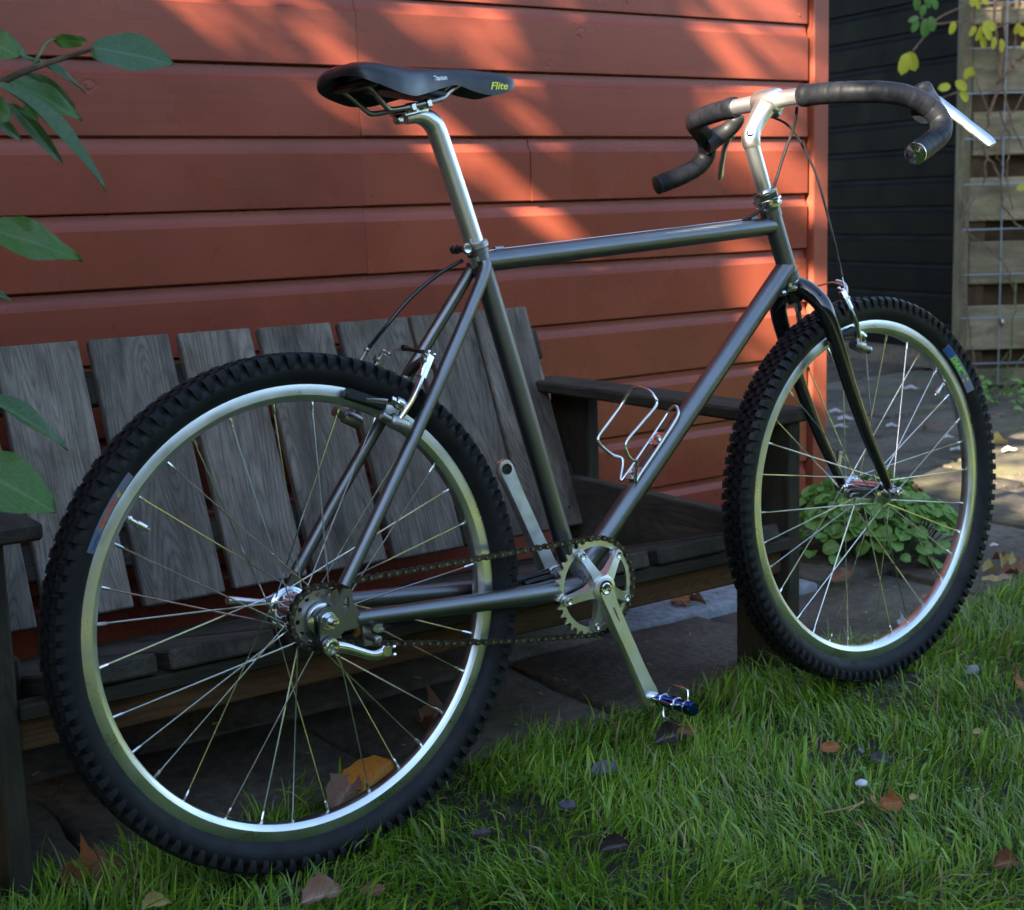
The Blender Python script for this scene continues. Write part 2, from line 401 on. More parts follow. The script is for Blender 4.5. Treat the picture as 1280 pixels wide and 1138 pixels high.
# ================================================================== SETTING
def sheet(name, x0, x1, y0, y1, z, m, nx=1, ny=1, amp=0, parent=None, kind='structure'):
    vs = []; fs = []
    for j in range(ny + 1):
        for i in range(nx + 1):
            x = x0 + (x1 - x0) * i / nx; y = y0 + (y1 - y0) * j / ny
            vs.append((x, y, z + (amp * noise.noise(Vector((x * 3, y * 3, 0))) if amp else 0)))
    for j in range(ny):
        for i in range(nx):
            a = j * (nx + 1) + i; fs.append((a, a + 1, a + nx + 2, a + nx + 1))
    b = MB(); b.add(vs, fs); o = b.build(name, m, parent, ang=180)
    if kind: o['kind'] = kind
    return o
sheet('ground', -60, 60, -60, 60, -0.06, M_['turf'])
EDGE = 0.150
def edge_y(x):
    e = EDGE + .018 * noise.noise(Vector((x * 4.2, 3.3, 0))) + .01 * noise.noise(Vector((x * 15, 1.3, 0)))
    if x > 1.3: e += min(.09, (x - 1.3) * .16)
    return e
sheet('lawn', -8, 12, -9, 0.155, 0.002, M_['soil'], 100, 50, .006)
sheet('patio_bed', -3, 9, 0.155, 9, -0.030, M_['soil'])

# paving stones: each one an irregular slab of its own
patio = link('patio', None); patio['kind'] = 'structure'
def stone(poly, z, m, tilt=0):
    bm = bmesh.new(); n = len(poly)
    c = Vector((sum(p[0] for p in poly) / n, sum(p[1] for p in poly) / n, 0))
    vs = [bm.verts.new((p[0] - c.x, p[1] - c.y, 0)) for p in poly]
    f = bm.faces.new(vs); r = bmesh.ops.extrude_face_region(bm, geom=[f])
    top = [q for q in r['geom'] if isinstance(q, bmesh.types.BMVert)]
    for q in top: q.co.z = .05
    bm.normal_update()
    ed = [e for e in bm.edges if all(v.co.z > .04 for v in e.verts)] + [e for e in bm.edges if abs(e.verts[0].co.z - e.verts[1].co.z) > .04]
    bmesh.ops.bevel(bm, geom=ed, offset=.004, segments=1, affect='EDGES')
    bmesh.ops.recalc_face_normals(bm, faces=bm.faces)
    me = bpy.data.meshes.new('paving_stone'); bm.to_mesh(me); bm.free(); me.materials.append(m)
    me.polygons.foreach_set('use_smooth', [True] * len(me.polygons)); me.set_sharp_from_angle(angle=math.radians(50))
    o = link('paving_stone', me, patio); o.location = (c.x, c.y, z - .05)
    o.rotation_euler = (random.gauss(0, .004), random.gauss(0, .004), 0)
    return o
rows = [.17, .52, .90, 1.24, 1.50, 1.74, 2.0, 2.42, 2.9, 3.4, 4.0]
rs = random.Random(11)
for r in range(len(rows) - 1):
    x = -1.6 + rs.uniform(-.2, .1)
    y0, y1 = rows[r], rows[r + 1]
    while x < (6.4 if r < 7 else 5.2):
        w = rs.uniform(.34, .62)
        gp = .012; j = lambda: rs.uniform(-.014, .014)
        xa, xb = x + gp / 2, x + w - gp / 2
        poly = [(xa + j(), y0 + gp / 2 + abs(j()) * .6)]
        poly += [((xa + xb) / 2 + j(), y0 + gp / 2 + abs(j()) * .5), (xb + j(), y0 + gp / 2 + abs(j()) * .6),
                 (xb + j(), (y0 + y1) / 2), (xb + j(), y1 - gp / 2 - abs(j()) * .6), ((xa + xb) / 2, y1 - gp / 2 - abs(j()) * .5), (xa + j(), y1 - gp / 2 - abs(j()) * .6), (xa + j(), (y0 + y1) / 2)]
        pl2 = []
        for q in range(8):
            A_, B_ = poly[q], poly[(q + 1) % 8]
            for t_ in (0, .34, .67): pl2.append((A_[0] + (B_[0] - A_[0]) * t_ + (rs.uniform(-.005, .005) if t_ else 0), A_[1] + (B_[1] - A_[1]) * t_ + (rs.uniform(-.005, .005) if t_ else 0)))
        poly = pl2
        hid = (y0 > .95 and x + w < 2.0)
        pale = (x < 1.24 < x + w and y0 < .8 < y1)
        if not hid: stone(poly, rs.gauss(0, .0035), M_['stonepale'] if pale else M_['stone'])
        x += w

# ------------------------------------------------------------------ red shed
WY = 0.9763
shed = thing('shed', 'red painted shed clad in horizontal rabbeted boards behind the bench', 'shed', (0, WY, 0))
PITCH = 0.1354; ZB = 0.0236
# board profile, in (y outward = -, z up) from the lower edge z=0 to the next board's lower edge
prof = [(.0015, 0), (0, .0015), (0, .1035), (.0010, .1050), (.0034, .1072), (.0060, .1110), (.0080, .1160), (.0090, .1200), (.0092, PITCH - .0045), (.0160, PITCH - .0030), (.0160, PITCH + .008), (.0240, PITCH + .008), (.0240, 0)]
def board_mesh(Lx, name, m, k=prof):
    n = 16; vs = []; fs = []; p = len(k)
    for i in range(n + 1):
        x = Lx * i / n
        for a, b in k: vs.append((x, a, b))
    for i in range(n):
        for j in range(p): fs.append((i * p + j, i * p + (j + 1) % p, (i + 1) * p + (j + 1) % p, (i + 1) * p + j))
    fs.append(tuple(range(p))); fs.append(tuple(n * p + j for j in range(p))[::-1])
    mb = MB(); mb.add(vs, fs); return mb.mesh(name, m, ang=25)
SX0, SX1 = -2.4, 1.925
JX = ony(453, 200, WY).x; JX2 = ony(664, 225, WY).x
rj = random.Random(2); segs = {}
for k in range(17):
    cuts = [SX0, JX + rj.uniform(-.002, .002) if k >= 5 else -.6 - .2 * (k % 2), SX1]
    if k in (6, 2, 11): cuts.insert(2, JX2)
    for a, b in zip(cuts[:-1], cuts[1:]):
        o = link('weatherboard', board_mesh(b - a - .0009, 'weatherboard', M_['red']), shed); o.location = (a, rj.gauss(0, .0008), ZB + k * PITCH + rj.gauss(0, .0005)); o.rotation_euler.x = rj.gauss(0, .005)
nb = MB()
for k in range(17):
    for x in (JX - .018, JX + .018, SX1 - .03, -.55, -.15, 1.35):
        for z in (.022, .085):
            nb.lathe([(.0001, -.0006), (.0022, -.0004), (.0026, .002)], (x + rj.gauss(0, .003), .0, ZB + k * PITCH + z + rj.gauss(0, .003)), (0, 1, 0), 8)
no_ = nb.build('nail_heads', M_['redtrim'], shed); no_['kind'] = 'stuff'
topz = ZB + 17 * PITCH
mb = MB(); mb.bevbox(((1.933 + 1.986) / 2, .006, (topz + .01) / 2), (.053, .038, topz - .01), b=.003); mb.build('corner_trim', M_['redtrim'], shed)
mb = MB(); mb.bevbox((1.960, .026 + .055, (topz + .01) / 2), (.045, .11, topz - .012), b=.003)
mb.build('corner_post', M_['redtrim'], shed)
bme2 = board_mesh(2.9, 'weatherboard_end', M_['red'])
for k in range(17):
    o = link('weatherboard', bme2, shed); o.location = (1.978, .14, ZB + k * PITCH); o.rotation_euler.z = PI / 2
    o.rotation_euler.z = PI / 2
mb = MB(); mb.box(((SX0 + 1.94) / 2, 1.6, topz / 2), (1.94 - SX0, 3.1, topz - .03)); mb.build('inner_wall', M_['redtrim'], shed)
mb = MB(); xx0, xx1 = SX0 - .1, 2.06
mb.add([(x, y, z) for x in (xx0, xx1) for y, z in ((-.06, topz), (1.6, topz + .5), (3.25, topz), (3.25, topz + .05), (1.6, topz + .56), (-.06, topz + .05))],
       [(0, 1, 2, 3, 4, 5), (11, 10, 9, 8, 7, 6)] + [(i, (i + 1) % 6, (i + 1) % 6 + 6, i + 6) for i in range(6)])
mb.build('roof', M_['black'], shed, smooth=False)

# ------------------------------------------------------------------ black shed, at right angles, further off
Bc = onz(1197, 462); bdir = Vector((0.1619, 0.9868, 0)).normalized()
bsh = thing('garden_shed', 'black stained weatherboard shed wall beyond the red corner', 'shed', (Bc.x, Bc.y, 0))
bsh.rotation_euler.z = math.atan2(bdir.y, bdir.x)
# local x runs away from the fence, boards face the viewer (local +y)
profb = [(-a, b) for a, b in prof]
bmb = board_mesh(4.2, 'black_board', M_['black'], profb)
for k in range(17):
    o = link('weatherboard', bmb, bsh); o.location = (0, random.gauss(0, .001), .085 + k * .1365); o.rotation_euler.x = random.gauss(0, .006)
mb = MB(); mb.box((2.1, -.62, 1.2), (4.16, 1.19, 2.4)); mb.build('inner_wall', M_['black'], bsh)
mb = MB(); mb.bevbox((2.1, .03, .042), (4.3, .12, .084), b=.006); mb.build('sill', M_['stone'], bsh)
mb = MB(); mb.bevbox((2.1, -.6, 2.44), (4.4, 1.5, .06), b=.01); mb.build('roof', M_['black'], bsh)

# ------------------------------------------------------------------ board fence with wire trellis
def mk_plank(p0, p1, w, t, m, name, parent, hint, b=.003, origin=None):
    """plank with its grain (local z) from p0 to p1, width along hint"""
    p0, p1 = Vector(p0), Vector(p1); M = frame(p1 - p0, Vector(hint)); Lz = (p1 - p0).length
    mb = MB(); mb.bevbox((0, 0, 0), (w, t, Lz), b=b)
    o = mb.build(name, m, parent, ang=30)
    c = (p0 + p1) / 2 - (origin or Vector((0, 0, 0)))
    o.matrix_local = Matrix.Translation(c) @ M.to_4x4()
    return o
FA = onz(1199, 486); fd = Vector((R0.x, R0.y, 0)).normalized(); fn = Vector((fd.y, -fd.x, 0))   # fn towards the viewer
if fn.dot(CAM - FA) < 0: fn = -fn
fence = thing('board_fence', 'weathered grey green fence of wide horizontal boards with climber on it', 'fence', FA)
def fz(v): return onpl(1240, v, FA, fn).z
FL = 2.4
rowsf = [(-52, -19), (10, 31), (60, 115.5), (140, 194.5), (222, 276), (302, 355), (382, 437), (461, 512)]
def fx(u): return (onpl(u, 300, FA, fn) - FA).dot(fd)
for a, b in rowsf:
    z1, z0 = fz(a), fz(b); z0 = max(z0, .01)
    p = FA + fd * (.02 + random.uniform(-.01, .015)); zc = (z0 + z1) / 2; p.z = zc; q = p + fd * FL
    mk_plank(p, q, z1 - z0, .022, M_['pallet'], 'board', fence, (0, 0, 1), origin=FA, b=.004)
zt = fz(-52)
for i, u in enumerate((1218, 1330, 1450)):
    p = FA + fd * fx(u) - fn * .045; mk_plank(Vector((p.x, p.y, 0)), Vector((p.x, p.y, zt)), .10, .06, M_['pallet_dark'], 'post', fence, fd, origin=FA)
for (a, b) in [(rowsf[i][1], rowsf[i + 1][0]) for i in range(len(rowsf) - 1)]:
    z1, z0 = fz(a) + .05, fz(b) - .05; p = FA - fn * .088; p.z = (z0 + z1) / 2
    mk_plank(p, p + fd * FL, z1 - z0, .02, M_['pallet_dark'], 'board', fence, (0, 0, 1), origin=FA, b=.004)
p = FA + fd * (-.012) + fn * .02
mk_plank(Vector((p.x, p.y, 0)), Vector((p.x, p.y, zt)), .045, .06, M_['pallet'], 'post', fence, fd, origin=FA)
# wire mesh in front of the boards
TW = FA + fn * .045
trel = thing('wire_trellis', 'galvanised square wire mesh trellis fixed before the board fence', 'trellis', TW)
def tl(u, v): return onpl(u, v, TW, fn) - TW
for u in (1206, 1252, 1299, 1347, 1395, 1443):
    x = (onpl(u, 300, TW, fn) - TW).dot(fd)
    mb = MB(); mb.tube([fd * x + Vector((0, 0, .02)), fd * x + Vector((random.gauss(0, .004), 0, 1.0)), fd * x + Vector((0, 0, zt))], .0034, 6); mb.build('wire', M_['wire'], trel)
xa = (onpl(1203, 300, TW, fn) - TW).dot(fd)
for v in (-52, 4, 60, 116.6, 173, 230, 286.5, 343, 397, 454):
    z = onpl(1240, v, TW, fn).z
    mb = MB(); mb.tube([fd * xa + fn * .005 + Vector((0, 0, z)), fd * (xa + 1.1) + fn * .005 + Vector((0, 0, z - .004))], .0034, 6)
    mb.build('wire', M_['wire'], trel)
mb = MB(); pc = tl(1252, 403) + fn * .006; mb.bevbox(pc, (.02, .02, .03), b=.004); mb.build('clip', M_['steel'], trel)

# ------------------------------------------------------------------ leaves
def leaf_mesh(name, mats, w=.38, fold=.25, bend=.35, wave=.0, nx=8, ny=4, tip=1.0, twist=0, cup=0, shape='lance', edge=0):
    """unit leaf: base at the origin, tip at x=1, normal +z"""
    vs = []; uv = []; fs = []
    for i in range(nx + 1):
        t = i / nx
        if shape == 'lance': hw = w / 2 * (max(0, math.sin(PI * t ** .88))) ** .62 * (1 - .12 * t)
        elif shape == 'round': hw = w / 2 * math.sqrt(max(0, 1 - (2 * t - 1) ** 2)) ** .9 * (1.05 - .1 * t)
        else: hw = w / 2 * (math.sin(PI * t)) ** .6 * (1 + .28 * math.sin(t * 15))
        hw = max(hw, .004)
        for j in range(ny + 1):
            s_ = j / ny * 2 - 1
            a = twist * t
            e = 1 + (edge * math.sin(i * 2.4 + j) if abs(s_) > .9 else 0)
            y = s_ * hw * e; z = fold * abs(y) + cup * (s_ * s_) * hw - bend * t * t + wave * math.sin(t * 11 + s_ * 2.2) * abs(s_) * .5
            y2 = y * math.cos(a) - z * math.sin(a) * 0; z2 = z + y * math.sin(a)
            vs.append((t, y2, z2)); uv.append((t, j / ny))
    for i in range(nx):
        for j in range(ny):
            a = i * (ny + 1) + j; fs.append((a, a + ny + 1, a + ny + 2, a + 1))
    me = bpy.data.meshes.new(name); me.from_pydata(vs, [], fs)
    ul = me.uv_layers.new(name='UVMap')
    for l in me.loops: ul.data[l.index].uv = uv[l.vertex_index]
    me.materials.append(mats); me.polygons.foreach_set('use_smooth', [True] * len(me.polygons)); me.update()
    return me
def place_leaf(me, base, tip, normal, parent, origin=Vector((0, 0, 0)), name='leaf', ws=1.0):
    base, tip = Vector(base), Vector(tip); x = tip - base; Ln = x.length; x.normalize()
    n = Vector(normal); n = (n - x * n.dot(x)).normalized(); y = n.cross(x)
    M = Matrix((x, y, n)).transposed().to_4x4()
    o = link(name, me, parent)
    o.matrix_local = Matrix.Translation(base - origin) @ M @ Matrix.Diagonal((Ln, Ln * ws, Ln, 1))
    return o

# climber on the fence: stems, then leaves
clim = thing('climbing_plant', 'twining climber with brown stems and yellow green leaves on wire trellis', 'climbing plant', (FA.x, FA.y, 0))
CO = Vector((FA.x, FA.y, 0)); CP = FA + fn * .075
def cp(u, v, o=0): return onpl(u, v, CP + fn * o, fn) - CO
stems = [([(1213, -40), (1213, 10), (1213, 75), (1222, 104), (1237, 146)], .009), ([(1246, -40), (1244, 30), (1250, 98), (1240, 134), (1230, 172), (1231, 196)], .013),
         ([(1255, -30), (1256, 60), (1255, 113), (1266, 155), (1284, 200)], .009), ([(1229, 167), (1231, 194), (1228, 233), (1207, 263), (1210, 290), (1240, 313), (1262, 342), (1270, 380)], .008),
         ([(1231, 194), (1252, 225), (1252, 254), (1270, 278), (1290, 296)], .010), ([(1300, 50), (1280, 69), (1258, 90), (1247, 104)], .014),
         ([(1204, 240), (1203, 300), (1206, 370), (1216, 440), (1222, 486)], .008), ([(1270, 350), (1266, 420), (1258, 470), (1252, 500)], .008),
         ([(1225, 500), (1245, 485), (1268, 462), (1290, 430)], .008), ([(1242, 500), (1262, 490), (1290, 470)], .007), ([(1218, 505), (1232, 480), (1250, 455), (1262, 440)], .006),
         ([(1249, 140), (1262, 175), (1258, 215), (1266, 262)], .007), ([(1275, 0), (1270, 40), (1262, 90)], .007), ([(1286, 110), (1262, 150), (1246, 190), (1256, 215)], .006)]
for pts, r in stems:
    P = spline([cp(u, v, random.uniform(0, .03)) for u, v in pts], 7)
    P = [p + Vector((random.gauss(0, .003), random.gauss(0, .003), random.gauss(0, .003))) for p in P]
    green = pts[0][1] > 340
    mb = MB(); mb.tube(P, [r * .55 * (1 - .4 * i / len(P)) for i in range(len(P))], 7); mb.build('stem', M_['gstem'] if green else M_['stem'], clim)
for pts in ([(1215, 5), (1195, 12), (1172, 24), (1160, 40), (1146, 58), (1141, 64)], [(1220, 26), (1190, 28), (1168, 30), (1150, 22)], [(1262, 28), (1240, 36), (1225, 30)], [(1205, 112), (1190, 118), (1172, 124)], [(1153, 24), (1150, 12), (1150, -8)]):
    P = spline([cp(u, v, .06) for u, v in pts], 6)
    mb = MB(); mb.tube(P, .0035, 5); mb.build('stem', M_['stem'], clim)
lm_y = [leaf_mesh('climber_leaf', M_['yleaf'], .58, .15, .25, .03, 6, 4, shape='round'), leaf_mesh('climber_leaf', M_['yleaf'], .5, .3, .1, .02, 6, 4, shape='round')]
lm_g = [leaf_mesh('climber_leaf', M_['gleaf'], .55, .15, .2, .03, 6, 4, shape='round')]
# centre u,v, length px, direction (deg, 0 = right, 90 = down), green?
CL = [(146, 6, 16, 80, 1), (154, 13, 15, 100, 1), (160, 4, 14, 60, 1), (169, 5, 15, 70, 1), (142, 24, 14, 160, 1), (144, 33, 17, 110, 1), (157, 35, 24, 95, 1), (165, 30, 20, 75, 1), (163, 1, 14, -30, 1),
      (131, 80, 28, 100, 0), (140, 77, 26, 75, 0), (191, 35, 17, 100, 0), (216, 2, 14, 80, 0), (222, 5, 15, 70, 0), (231, 0, 14, 40, 0), (216, 39, 15, 120, 0), (225, 42, 20, 100, 0), (234, 41, 22, 60, 0),
      (238, 32, 20, 20, 0), (229, 53, 17, 80, 0), (242, 54, 17, 95, 0), (253, 57, 18, 75, 0), (181, 109, 18, -15, 0), (202, 107, 19, 35, 0), (205, 120, 18, 60, 0), (209, 92, 15, 110, 0), (214, 90, 14, 75, 0),
      (272, 36, 15, 110, 0), (277, 39, 15, 80, 0), (279, 57, 10, 90, 0), (278, 234, 16, -20, 0), (268, -6, 18, 60, 0), (250, -14, 20, 80, 0), (186, -12, 20, 100, 1), (205, -18, 20, 90, 0)]
for u, v, ln, dg, gr in CL:
    a = math.radians(dg); du, dv = math.cos(a) * ln / 2, math.sin(a) * ln / 2; o_ = random.uniform(.05, .11)
    place_leaf(random.choice(lm_g if gr else lm_y), cp(1000 + u - du, v - dv, o_), cp(1000 + u + du, v + dv, o_), fn + Vector((random.gauss(0, .35), random.gauss(0, .35), random.gauss(0.2, .3))), clim)

# ------------------------------------------------------------------ clump of ground cover by the shed corner
gc = thing('ground_cover_plant', 'low clump of round green leaves growing at the red shed corner', 'plant', (1.80, .62, 0))
GO = Vector((1.80, .62, 0))
gl = [leaf_mesh('cover_leaf', M_['ground_leaf'], .98, .22, .18, .05, 8, 6, shape='round', cup=.2, edge=.05), leaf_mesh('cover_leaf', M_['ground_leaf'], .92, .1, .3, .07, 8, 6, shape='round', cup=.1, edge=.06)]
rr = random.Random(5)
cnt = 0
for k in range(560):
    # mound in world space, longer along the view's left-right
    a = rr.uniform(0, 2 * PI); q = math.sqrt(rr.random()); 
    lx, ly = q * math.cos(a), q * math.sin(a)
    P = GO + fd * (lx * .215 - .025) - fn * (ly * .16) * 1.0
    h = .155 * (1 - q ** 2.4) ** .6 * (1 + .25 * noise.noise(Vector((lx * 2.5, ly * 2.5, 0)))) + .012
    if q < .55 and rr.random() < .25: h *= rr.uniform(.5, .9)
    s_ = rr.uniform(.020, .044)
    out = (fd * lx - fn * ly); nrm = (Vector((0, 0, .9)) + out * .9 + Vector((rr.gauss(0, .35), rr.gauss(0, .35), 0))).normalized()
    dr = (out + Vector((rr.gauss(0, .5), rr.gauss(0, .5), -.2))).normalized()
    base = P + Vector((0, 0, h)) - GO
    place_leaf(rr.choice(gl), base - dr * s_ * .3, base + dr * s_ * .7, nrm, gc)
    if k % 3 == 0:
        mb = MB(); mb.tube(spline([Vector((base.x * .55, base.y * .55, 0)), base * .8 + Vector((0, 0, .01)), base], 3), .0014, 5); mb.build('stalk', M_['gstem'], gc)
# weeds at the foot of the fence
for wi, (u, v, wr, nn) in enumerate([(1246, 506, .12, 26), (1285, 512, .12, 16)]):
    wpos = onz(u, v)
    wd = thing('weed', ('sprawling green weed at the foot of the board fence, left one', 'sprawling green weed at the foot of the board fence, right one')[wi], 'plant', wpos)
    for k in range(nn):
        P = Vector((rr.uniform(-wr, wr), rr.uniform(-wr, wr), rr.uniform(.01, .09))); d = Vector((rr.gauss(0, 1), rr.gauss(0, 1), rr.gauss(.2, .3))).normalized()
        place_leaf(rr.choice(gl), P, P + d * rr.uniform(.025, .05), Vector((rr.gauss(0, .4), rr.gauss(-.3, .4), 1)), wd, ws=.7)
    for k in range(5):
        P = Vector((rr.uniform(-wr, wr) * .7, rr.uniform(-wr, wr) * .7, rr.uniform(.05, .1)))
        mb = MB(); mb.tube(spline([(0, 0, 0), P * .5 + Vector((0, 0, .02)), P], 4), .002, 5); mb.build('stalk', M_['gstem'], wd)

# ------------------------------------------------------------------ shrub reaching in from the left
SD = 1.42
root = at(-230, 560, 1.55); root.z = 0
shrub = thing('shrub', 'broad leaved evergreen shrub reaching in from the left edge', 'shrub', root)
def sp(u, v, d=SD): return at(u, v, d) - root
tv = -R2
lA = leaf_mesh('shrub_leaf', M_['shrubleaf'], .56, .18, .10, .04, 18, 8, edge=.02)
lB = leaf_mesh('shrub_leaf', M_['shrubleaf'], .36, .35, .25, .04, 18, 8)
lC = leaf_mesh('shrub_leaf', M_['shrubleaf2'], .40, .2, .2, .09, 18, 8, edge=.03)
lD = leaf_mesh('shrub_leaf', M_['shrubleaf'], .22, .6, .30, .02, 18, 8)
lE = leaf_mesh('shrub_leaf', M_['shrubleaf2'], .55, .12, .15, .06, 18, 8, edge=.03)
up = Vector((0, 0, 1))
SL = [(lA, (113, 60), (216, 73), tv * .8 + up * .7, 0, 1.25), (lC, (66, 50), (108, 54), tv * .5 - up * .3, .02, 1.2), (lB, (26, 72), (111, 96), tv * .2 + up, .01, .9), (lE, (8, 100), (104, 140), tv * .5 + up * .6 - R0 * .2, .03, .75),
      (lD, (-8, 104), (147, 194), tv * .25 + up * .8, -.03, .8), (lB, (30, 93), (95, 132), tv * .8 + up * .2, .05, 1.0), (lD, (14, 130), (76, 198), tv * .6 + up * .2, .02, 1.0), (lE, (30, 132), (46, 150), tv, .0, 1.0),
      (lB, (-20, 38), (38, 64), tv * .5 + up * .4, .04, 1.1), (lE, (-34, 44), (21, 66), tv * .9 + up * .3, -.03, 1.25), (lE, (-28, 128), (13, 146), tv, -.02, 1.5), (lB, (-10, 146), (30, 174), tv * .6 + up * .3, .05, 1.0),
      (lC, (-42, 280), (99, 310), tv * .75 + up * .5, .0, .95), (lB, (-30, 358), (15, 369), tv * .5 + up * .6, .02, .9), (lB, (-40, 490), (92, 537), tv * .35 + up * .9, .05, .8), (lE, (-60, 572), (67, 629), tv * .6 + up * .6, -.05, 1.05),
      (lB, (-30, 400), (3, 428), tv * .5 + up * .6, .03, 1.0), (lE, (-60, 540), (-3, 580), tv, -.03, 1.0),
      (lA, (-60, 200), (-120, 230), tv, .0, 1.), (lC, (-120, 80), (-200, 100), tv, .0, 1.), (lA, (-120, 300), (-60, 350), up, .05, 1.), (lC, (-150, 450), (-80, 480), tv, .0, 1.), (lA, (-160, 200), (-240, 250), tv + up, .0, 1.),
      (lA, (-60, 20), (-10, -30), tv, .0, 1.), (lC, (-100, -20), (-60, -70), tv, .0, 1.), (lE, (-200, 380), (-270, 420), tv, .0, 1.)]
for me, a, b, n_, dd, ws in SL: place_leaf(me, sp(*a, SD + dd), sp(*b, SD + dd * 1.3), n_, shrub, ws=ws)
for pts, r in (([(-230, 540, 1.55), (-220, 300, 1.5), (-150, 160, 1.45), (-60, 112, 1.42), (-5, 104, 1.42), (20, 94, 1.42), (45, 84, 1.42), (75, 74, 1.42), (100, 66, 1.42), (118, 61, 1.42)], .0036),
               ([(40, 86, 1.42), (48, 70, 1.42), (58, 54, 1.43), (70, 49, 1.44)], .0014), ([(-60, 112, 1.42), (-20, 122, 1.42), (12, 130, 1.44), (34, 146, 1.44)], .0016), ([(-220, 320, 1.5), (-120, 290, 1.45), (-40, 281, 1.42)], .0022),
               ([(-226, 420, 1.52), (-120, 380, 1.46), (-30, 359, 1.44)], .0018), ([(-228, 520, 1.52), (-130, 490, 1.46), (-38, 491, 1.46)], .0022), ([(-230, 600, 1.55), (-150, 580, 1.44), (-60, 573, 1.38)], .0026), ([(-5, 104, 1.42), (-20, 80, 1.43), (-20, 45, 1.43)], .0016),
               ([(-150, 160, 1.45), (-110, 60, 1.44), (-70, 10, 1.42), (-90, -40, 1.42)], .002)):
    P = spline([sp(*q) for q in pts], 6)
    if r > .003:
        P = [Vector((0, 0, 0)), P[0] * .5 + Vector((.01, 0, .0))] + P
    mb = MB(); k = len(P); mb.tube(P, [r * (1.6 - 1.1 * i / k) for i in range(k)], 7); mb.build('branch', M_['gstem'] if r < .003 else M_['stem'], shrub)
lb = sp(122, 64); mb = MB(); mb.tube(spline([sp(119, 62), sp(125, 66), sp(130, 74)], 3), .0012, 5); mb.ball(sp(131, 75), .0032, 8); mb.build('bud', M_['shrubleaf'], shrub)

# ================================================================== BENCH
BO = Vector((.32, .45, 0))
bench = thing('garden_bench', 'weathered slatted wooden garden bench standing against the red shed', 'bench', BO)
YF = .11
def bp(p0, p1, w, t, m, name, hint, b=.003): return mk_plank(p0, p1, w, t, M_[m], name, bench, hint, b, BO)
for x in (-.3385, .985):                                      # end frames
    bp((x, YF + .065, 0), (x, YF + .065, .4545), .13, .028, 'leg', 'leg', (0, 1, 0))
    bp((x, .722, 0), (x, .722, .4545), .125, .028, 'leg', 'leg', (0, 1, 0))
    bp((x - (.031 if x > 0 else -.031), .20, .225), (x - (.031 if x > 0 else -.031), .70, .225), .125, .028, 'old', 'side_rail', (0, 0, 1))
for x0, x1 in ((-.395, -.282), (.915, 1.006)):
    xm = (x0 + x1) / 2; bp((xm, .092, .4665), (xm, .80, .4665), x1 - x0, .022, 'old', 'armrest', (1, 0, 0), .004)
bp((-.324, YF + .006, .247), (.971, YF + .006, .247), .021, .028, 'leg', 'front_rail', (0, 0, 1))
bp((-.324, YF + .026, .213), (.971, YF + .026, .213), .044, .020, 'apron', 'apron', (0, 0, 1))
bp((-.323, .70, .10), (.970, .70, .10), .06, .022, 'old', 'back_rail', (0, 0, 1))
# seat planks run front to back and slope down to the back
ys0, zs0, ys1, zs1 = .100, .276, .640, .128
sd = Vector((0, ys1 - ys0, zs1 - zs0)).normalized(); snorm = Vector((0, -sd.z, sd.y))
for k in range(-1, 7):
    x0 = -.137 + .1614 * k; x1 = x0 + .1445
    x0 = max(x0, -.293); x1 = min(x1, .938)
    if x1 - x0 < .03: continue
    xm = (x0 + x1) / 2; dz = random.gauss(0, .0012)
    bp(Vector((xm, ys0 + random.gauss(0, .0015), zs0 + dz)), Vector((xm, ys1, zs1 + dz)), x1 - x0, .026, 'old', 'seat_slat', (1, 0, 0))  # darker wood tone on the seat puts in the under-bench shade
# back
yb, zb, yt, zt_ = .652, .197, .828, .622
bd = Vector((0, yt - yb, zt_ - zb)).normalized()
edges = [(-.318, -.300 + .012), (-.284, -.144), (-.126, .0144), (.0325, .1743), (.192, .3288), (.3446, .4911), (.508, .6581), (.6665, .8043), (.811, .9415)]
for i, (x0, x1) in enumerate(edges):
    if i == 0: continue
    xm = (x0 + x1) / 2; j = random.gauss(0, .002)
    bp(Vector((xm, yb, zb)) - bd * (.004 * random.random()), Vector((xm, yt, zt_)) + bd * j, x1 - x0, .020, 'slat', 'back_slat', (1, 0, 0), .0025)
bn = Vector((0, bd.z, -bd.y))          # to the rear
for q, w in ((.83, .06), (.22, .06)):
    c = Vector((0, yb, zb)).lerp(Vector((0, yt, zt_)), q) + bn * .022
    bp(c + Vector((-.32, 0, 0)), c + Vector((.968, 0, 0)), w, .022, 'old', 'back_rail', bd)
for q in (.265, .075):
    for x in (.8865, .915):
        if (q == .265) != (x == .8865): continue
        c = Vector((x, yb, zb)).lerp(Vector((x, yt, zt_)), q) - bn * .011
        mb = MB(); mb.lathe([(.0001, -.003), (.0042, -.0025), (.0042, 0), (.003, .002), (.0001, .0022)], c - BO, -bn, 10); mb.build('screw', M_['alu'], bench)

# ================================================================== BICYCLE   (bike space: x forward, y left, z up, origin at the rear axle)
BM = Matrix(((9.996056e-01, -2.808158e-02, 2.288128e-04), (2.803249e-02, 9.982780e-01, 5.152809e-02), (-1.675409e-03, -5.150136e-02, 9.986715e-01)))
OFF = -Vector((0.00056, 0.017201, -0.333556))
bike = thing('bicycle', 'dark grey drop bar mountain bicycle with knobbly tyres leaning by the bench', 'bicycle')
bike.matrix_world = BM.to_4x4()
def part(mb, name, mats, **k):
    o = mb.build(name, mats, bike, **k); o.location = OFF; return o
def sub(mb, name, mats, parent, **k): return mb.build(name, mats, parent, **k)
Y = Vector((0, 1, 0))
BB = V(.4375, 0, -.0400); STJ = V(.3055, 0, .4266); SDIR = (STJ - BB).normalized()
HU = V(.8648, 0, .477); HL = V(.9051, 0, .3648); HD = (HU - HL).normalized()
FR = M_['frame']
